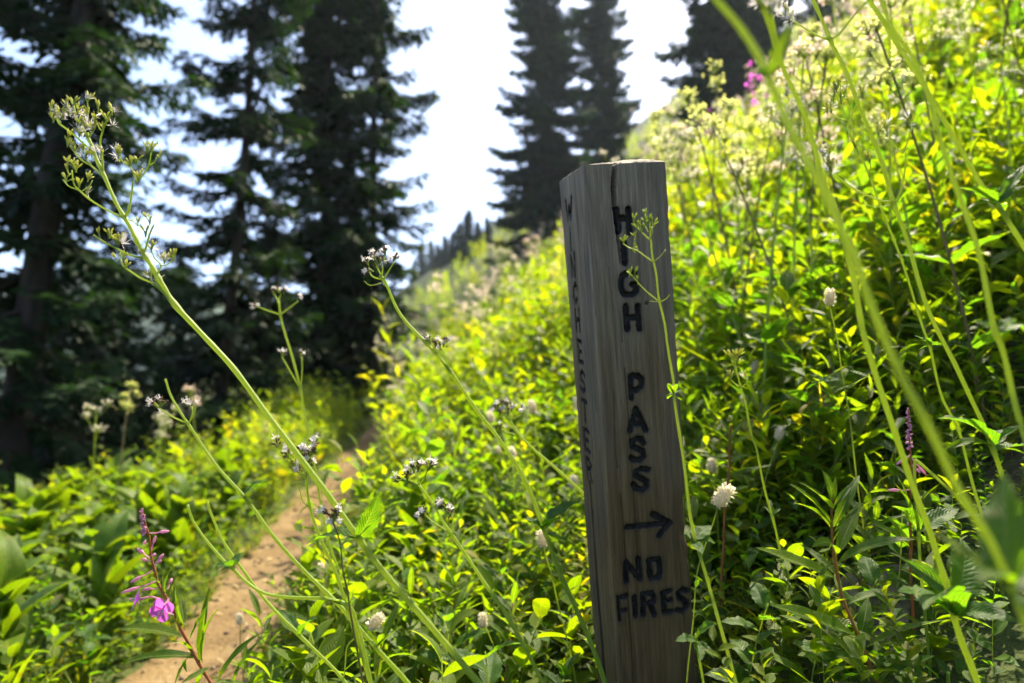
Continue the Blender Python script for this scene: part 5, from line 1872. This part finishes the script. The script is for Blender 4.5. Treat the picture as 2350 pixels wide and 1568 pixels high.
def proto_umbel(seed, h, big=True):
    r = np.random.default_rng(seed)
    g = Geo()
    ln = r.uniform(-.18, .18, 2)
    t = np.linspace(0, 1, 8)
    pts = np.stack([ln[0] * h * t ** 1.6, ln[1] * h * t ** 1.6, h * t - .03], 1)
    tube(g, pts, np.linspace(.0036, .0020, 8), 7, .5, 0)
    tops = [pts[-1]]
    for f in (.83, .90, .96):
        p = np.array([np.interp(f, t, pts[:, c]) for c in range(3)])
        a = r.uniform(0, 6.28)
        for s in (0, math.pi):
            if r.random() < .2:
                continue
            e = p + np.array([math.cos(a + s) * .045, math.sin(a + s) * .045, .06]) * r.uniform(.5, 1.25)
            tube(g, spline([p, (p + e) / 2 + np.array([math.cos(a + s), math.sin(a + s), -.3]) * .008, e], 3), [.0013] * 7, 5, .5, 0)
            tops.append(e)
    parts = [("stem", g.mesh("stem", [(M_STEM, M_STEM_THIN, M_STEM_BROWN)[seed % 3]]), Matrix.Identity(4))]
    for e in tops:
        cg = Geo()
        hr = r.uniform(.024, .042)
        for i in range(int(r.integers(16, 34))):
            d = rdir(r, (0, 0, 1), .75)
            p = d * hr * r.uniform(.35, 1.0) * np.array([1, 1, .7])
            tube(cg, [p * 0 - np.array([0, 0, .012]), p], [.0006, .0005], 3, .5, 1, False)
            for k in range(int(r.integers(2, 5))):
                dv = rdir(r, d, .7)
                kite(cg, p, dv, unit(np.cross(dv, r.normal(0, 1, 3))), .0085 * r.uniform(.5, 1.4), .005, 0, r.uniform(0, 1), .55)
        parts.append(("flower_head", cg.mesh("flower_head", [(M_CREAM, M_PALEPINK, M_SEED)[seed % 3], M_STEM_THIN]), Matrix.Translation(Vector([float(v) for v in e]))))
    for f in (.25, .45):
        p = np.array([np.interp(f, t, pts[:, c]) for c in range(3)])
        a = r.uniform(0, 6.28)
        for s in (0, math.pi):
            d = np.array([math.cos(a + s), math.sin(a + s), .4])
            parts.append(("leaf", LEAF['val'][int(r.integers(0, 3))], mat4(p, frame_from(d), (.085, .10, .10))))
    return parts


def proto_bistort(seed, h):
    r = np.random.default_rng(seed)
    g = Geo()
    ln = r.uniform(-.2, .2, 2)
    t = np.linspace(0, 1, 6)
    pts = np.stack([ln[0] * h * t ** 2, ln[1] * h * t ** 2, h * t - .02], 1)
    tube(g, pts, np.linspace(.0017, .0011, 6), 6, .5, 0)
    hg = Geo()
    bistort_head(hg, pts[-1] + np.array([0, 0, .008]), pts[-1] - pts[-2], r, .030, .0125, 120)
    return [("stem", g.mesh("stem", [M_STEM_THIN]), Matrix.Identity(4)), ("flower_head", hg.mesh("flower_head", CL_MATS), Matrix.Identity(4)),
            ("leaf", LEAF['lance'][1], mat4(pts[1], frame_from((.6, .3, .7)), (.12, .12, .12)))]


PROTO = {
    'herb': [proto_shoot(400 + i, .34, 14, .108, 'herb', 1.0, M_STEM_THIN, True, (.1, .8)) for i in range(4)],
    'val': [proto_shoot(410 + i, .30, 10, .105, 'val', 1.0, M_STEM_THIN, True, (.1, .8)) for i in range(3)],
    'lance': [proto_shoot(420 + i, .40, 20, .12, 'lance', 1.0, M_STEM_RED if i % 2 else M_STEM_BROWN, False, (.1, .9)) for i in range(4)],
    'hell': [proto_hell(430 + i, 11, .30) for i in range(4)],
    'umbel': [proto_umbel(440 + i, .85) for i in range(8)],
    'bistort': [proto_bistort(450 + i, .42) for i in range(3)],
}


def plant(kind, name, cat, label, group, loc, scale, rotz, lean, which):
    root = empty(name, loc, label, cat, group)
    root.rotation_euler = (lean[0], lean[1], rotz)
    root.scale = (scale, scale, scale)
    for nm, me, M in PROTO[kind][which % len(PROTO[kind])]:
        o = add(nm, me, root)
        o.matrix_basis = M
    return root


ONES = ['', 'first', 'second', 'third', 'fourth', 'fifth', 'sixth', 'seventh', 'eighth', 'ninth', 'tenth', 'eleventh', 'twelfth', 'thirteenth', 'fourteenth', 'fifteenth',
        'sixteenth', 'seventeenth', 'eighteenth', 'nineteenth', 'twentieth']


def ordinal(n):
    if n <= 20:
        return ONES[n]
    tens = {2: 'twenty', 3: 'thirty', 4: 'forty', 5: 'fifty', 6: 'sixty'}[n // 10]
    return tens[:-1] + 'ieth' if n % 10 == 0 else tens + '-' + ONES[n % 10]


def singles(kind, n, d0, d1, hp, srange, name, cat, label, group, side='r', power=1.5, xlo=-.84, xhi=.84, mind=.1, lim=True, smax=99, order=False, top_above=None):
    placed, made = [], []
    tries = 0
    while len(placed) < n and tries < n * 60:
        tries += 1
        p = in_view_points(1, d0, d1, power, xlo, xhi)
        s = s_of(p)[0]
        if (side == 'r') != (s > 0) or abs(s) < .30 or abs(s) > smax or not clear_of_post(p)[0]:
            continue
        if any((q[0] - p[0, 0]) ** 2 + (q[1] - p[0, 1]) ** 2 < mind ** 2 for q in placed):
            continue
        pos = with_z(p)
        sc = mr.uniform(*srange)
        if top_above and view_of(pos[0] + np.array([0, 0, hp * sc]))[1] > top_above:
            continue
        if lim:
            hl = height_limit(pos)[0]
            if hl < hp * srange[0] * .8:
                continue
            sc = min(sc, hl / hp)
        o = plant(kind, name, cat, label, group, pos[0], sc, mr.uniform(0, 6.28), (mr.normal(.03, .10), mr.normal(-.05, .10)), int(mr.integers(0, 9)))
        placed.append((p[0, 0], p[0, 1]))
        made.append((p[0, 0] / p[0, 1], o))
    if order:
        for k, (_, o) in enumerate(sorted(made, key=lambda q: q[0])):
            o["label"] = "%s, %s from the left" % (label, ordinal(k + 1))


singles('herb', 95, 1.05, 3.0, .36, (.7, 1.25), "broadleaf_herb", "meadow plant", "broad-leaved green herb in the near thicket right of the trail", "broad-leaved herbs near the post", mind=.07)
singles('val', 55, 1.0, 2.8, .34, (.7, 1.2), "toothed_herb", "meadow plant", "toothed-leaf green herb in the near thicket right of the trail", "toothed-leaf herbs near the post", mind=.08)
singles('lance', 80, 1.15, 3.2, .42, (.7, 1.3), "narrowleaf_herb", "meadow plant", "narrow-leaved leafy shoot without flowers in the near thicket", "narrow-leaved shoots near the post", mind=.08)
singles('hell', 40, 2.1, 5.0, .50, (.85, 1.25), "false_hellebore", "false hellebore", "arching broad-leaved false hellebore left of the trail", "false hellebores left of the trail", order=True, side='l', mind=.22, lim=False, smax=2.6)
singles('hell', 10, 1.9, 4.5, .42, (.7, 1.0), "false_hellebore", "false hellebore", "yellowing broad ribbed false hellebore right of the trail", "false hellebores right of the trail", order=True, side='r', mind=.3, smax=2.0)
singles('herb', 40, 1.5, 3.2, .36, (.5, .9), "broadleaf_herb", "meadow plant", "broad-leaved green herb in the shade left of the trail", "broad-leaved herbs left of the trail", side='l', mind=.1, smax=1.6)
singles('umbel', 56, 1.8, 4.6, .9, (1.05, 1.5), "flowering_valerian", "valerian", "blurred pale pink flower stalk on the slope right of the post", "flowering valerians on the slope", order=True, mind=.12, lim=False, xlo=.22, xhi=.84, top_above=380)
singles('umbel', 26, 3.4, 8.0, .9, (.75, 1.05), "flowering_valerian", "valerian", "blurred flowering stalk between the trail and the post", "flowering valerians behind the post", order=True, mind=.2, lim=False, xlo=-.2, xhi=.22)
singles('umbel', 3, 3.2, 6.0, .9, (.75, .95), "flowering_valerian", "valerian", "blurred tan flower head against the dark trees left of the trail", "tan flower heads left of the trail", order=True, side='l', mind=.3, lim=False, smax=2.6)
singles('bistort', 24, 1.4, 4.0, .44, (.8, 1.2), "bistort", "wildflower", "small white bistort head dotted among the leaves", "white bistorts in the meadow", order=True, mind=.12, lim=False)

def umbel_at(x, y, d, label, k):
    top = P(x, y, d)
    z = float(ground_z(top[0], top[1]))
    while top[2] - z > 1.3 and d < 7:         # stand it farther up the slope until a stem of natural height reaches
        d += .1
        top = P(x, y, d)
        z = float(ground_z(top[0], top[1]))
    plant('umbel', "flowering_valerian", "valerian", label, "flowering valerians round the post top", (top[0], top[1], z), min(1.52, (top[2] - z) / .86), mr.uniform(0, 6.28), (0, 0), k)


for k, (x, y, d, lb) in enumerate((
        (1335, 325, 3.0, "blurred cream flower head just above the left corner of the post top"), (1405, 300, 3.4, "blurred cream flower head directly above the crack in the post"),
        (1446, 225, 3.2, "pale flower head standing highest between the post top and the hazy conifer"), (1375, 350, 2.8, "low cream flower head peeping over the post top"),
        (1190, 440, 4.5, "narrow pale flower spike left of the post against the hazy conifer"), (1236, 425, 4.0, "pale flower head left of the post, second from its edge"),
        (1270, 450, 3.6, "pale flower head touching the upper left edge of the post"), (1630, 105, 2.0, "large pinkish flower head against the dark crest conifer"),
        (1585, 175, 2.2, "pinkish flower head left of the large one on the crest"), (1700, 235, 1.9, "large pinkish flower head beside the thickest blurred stalk"),
        (1770, 135, 2.1, "pinkish flower head between the two blurred stalks near the top"), (1650, 275, 2.4, "pale flower head low on the crest above the post's right corner"),
        (1850, 165, 2.0, "pinkish flower head right of the blurred stalks near the top"), (1730, 55, 1.8, "pinkish flower head touching the top edge between the stalks"),
        (1930, 95, 2.2, "pale flower head behind the forked stalk at the top"), (2080, 150, 1.9, "pale pink flower head between the right-hand stems near the top"),
        (2180, 60, 1.7, "reddish flower head near the top right corner"), (2290, 120, 2.0, "pale flower head in the top right corner"),
        (1560, 250, 2.6, "cream flower head just right of the post top, below the crest"), (1610, 215, 2.5, "cream flower head between the post top and the crest conifer"),
        (1690, 330, 2.3, "cream flower head below the large pinkish ones by the thickest stalk"), (1820, 260, 2.4, "cream flower head right of the second blurred stalk"),
        (1905, 210, 2.6, "cream flower head behind the forked upright stalk"), (2010, 250, 2.5, "cream flower head behind the nodding green seed heads"),
        (2130, 200, 2.3, "cream flower head between the two stalks nearest the right edge"), (1790, 20, 2.0, "pinkish flower head cut by the top edge behind the stalks"),
        (1990, 30, 2.1, "pinkish flower head cut by the top edge right of the fork"))):
    umbel_at(x, y, d, lb, k)
stalkheads = ((285, 858, 3.6, "tan flat flower head standing alone before the dark conifers"), (232, 925, 3.4, "tan flower head left of the lone flat one"), (480, 880, 3.8, "tan flower head in front of the slender conifer's foot"),
              (15, 1000, 3.2, "brown flower head at the left picture edge"), (345, 940, 3.5, "small tan flower head right of the lone flat one"))
for k, (x, y, d, lb) in enumerate(stalkheads):
    umbel_at(x, y, d, lb, k)

# dry bits lying on the trail
lg = Geo()
for i in range(330):
    y = mr.uniform(1.2, 8)
    x = trail_x(y) + mr.normal(0, .16)
    a = mr.uniform(0, 6.28)
    dv = np.array([math.cos(a), math.sin(a), mr.uniform(-.05, .2)])
    put_leaf(lg, (x, y, ground_z(x, y) + .014), dv, mr.uniform(.015, .06), mr.uniform(.1, .5), 0, mr.uniform(0, 1), nl=2, curl=mr.uniform(-.5, .8), roll=mr.uniform(-.4, .4))
tag(add("litter", lg.mesh("litter", [M_STRAW])), "dry leaf and stem bits lying on the dirt trail", None, None, "stuff")

# pebbles on the trail ---------------------------------------------------------------------
pg = Geo()
for i in range(420):
    y = mr.uniform(1.5, 7)
    x = trail_x(y) + mr.uniform(-.21, .21)
    z = ground_z(x, y)
    sz = mr.uniform(.003, .011) * (1 + .6 * (mr.random() < .05))
    a = mr.uniform(0, 6.28, 6)
    V = np.array([(1, 0, 0), (-1, 0, .1), (0, 1, 0), (0, -1, 0), (0, 0, .7), (0, 0, -.6), (.7, .7, .3), (-.7, .6, .35), (.6, -.7, .3), (-.7, -.7, .3)]) * sz * mr.uniform(.75, 1.2, (10, 1))
    c, s = math.cos(a[0]), math.sin(a[0])
    V = V @ np.array([[c, -s, 0], [s, c, 0], [0, 0, 1]]).T + np.array([x, y, z + .010])
    pg.put(V, None, [(0, 6, 4), (6, 2, 4), (2, 7, 4), (7, 1, 4), (1, 9, 4), (9, 3, 4), (3, 8, 4), (8, 0, 4), (0, 5, 6), (6, 5, 2), (2, 5, 7), (7, 5, 1), (1, 5, 9), (9, 5, 3), (3, 5, 8), (8, 5, 0)], None, mr.uniform(0, 1), 0)
tag(add("pebbles", pg.mesh("pebbles", [M_PEBBLE])), "small pebbles scattered over the dirt trail", None, None, "stuff")

# ------------------------------------------------------------------ the hazy summer air
def build_haze():
    x0, x1, y0, y1, z0, z1 = -470., 340., -30., 520., -75., 82.
    V = np.array([(x, y, z) for x in (x0, x1) for y in (y0, y1) for z in (z0, z1)])
    Q = [(0, 1, 3, 2), (4, 6, 7, 5), (0, 4, 5, 1), (2, 3, 7, 6), (0, 2, 6, 4), (1, 5, 7, 3)]
    g = Geo()
    g.put(V, Q)
    m, nt, out = new_mat("haze_air")
    pv = N(nt, "ShaderNodeVolumePrincipled")
    pv.inputs["Color"].default_value = (.70, .86, 1.0, 1)
    pv.inputs["Density"].default_value = HAZE_DENSITY
    pv.inputs["Anisotropy"].default_value = .45
    nt.links.new(pv.outputs[0], out.inputs["Volume"])
    o = add("haze", g.mesh("haze", [m], smooth=False))
    tag(o, "pale summer haze filling the air over the meadow", None, None, "stuff")


HAZE_DENSITY = .0005
build_haze()
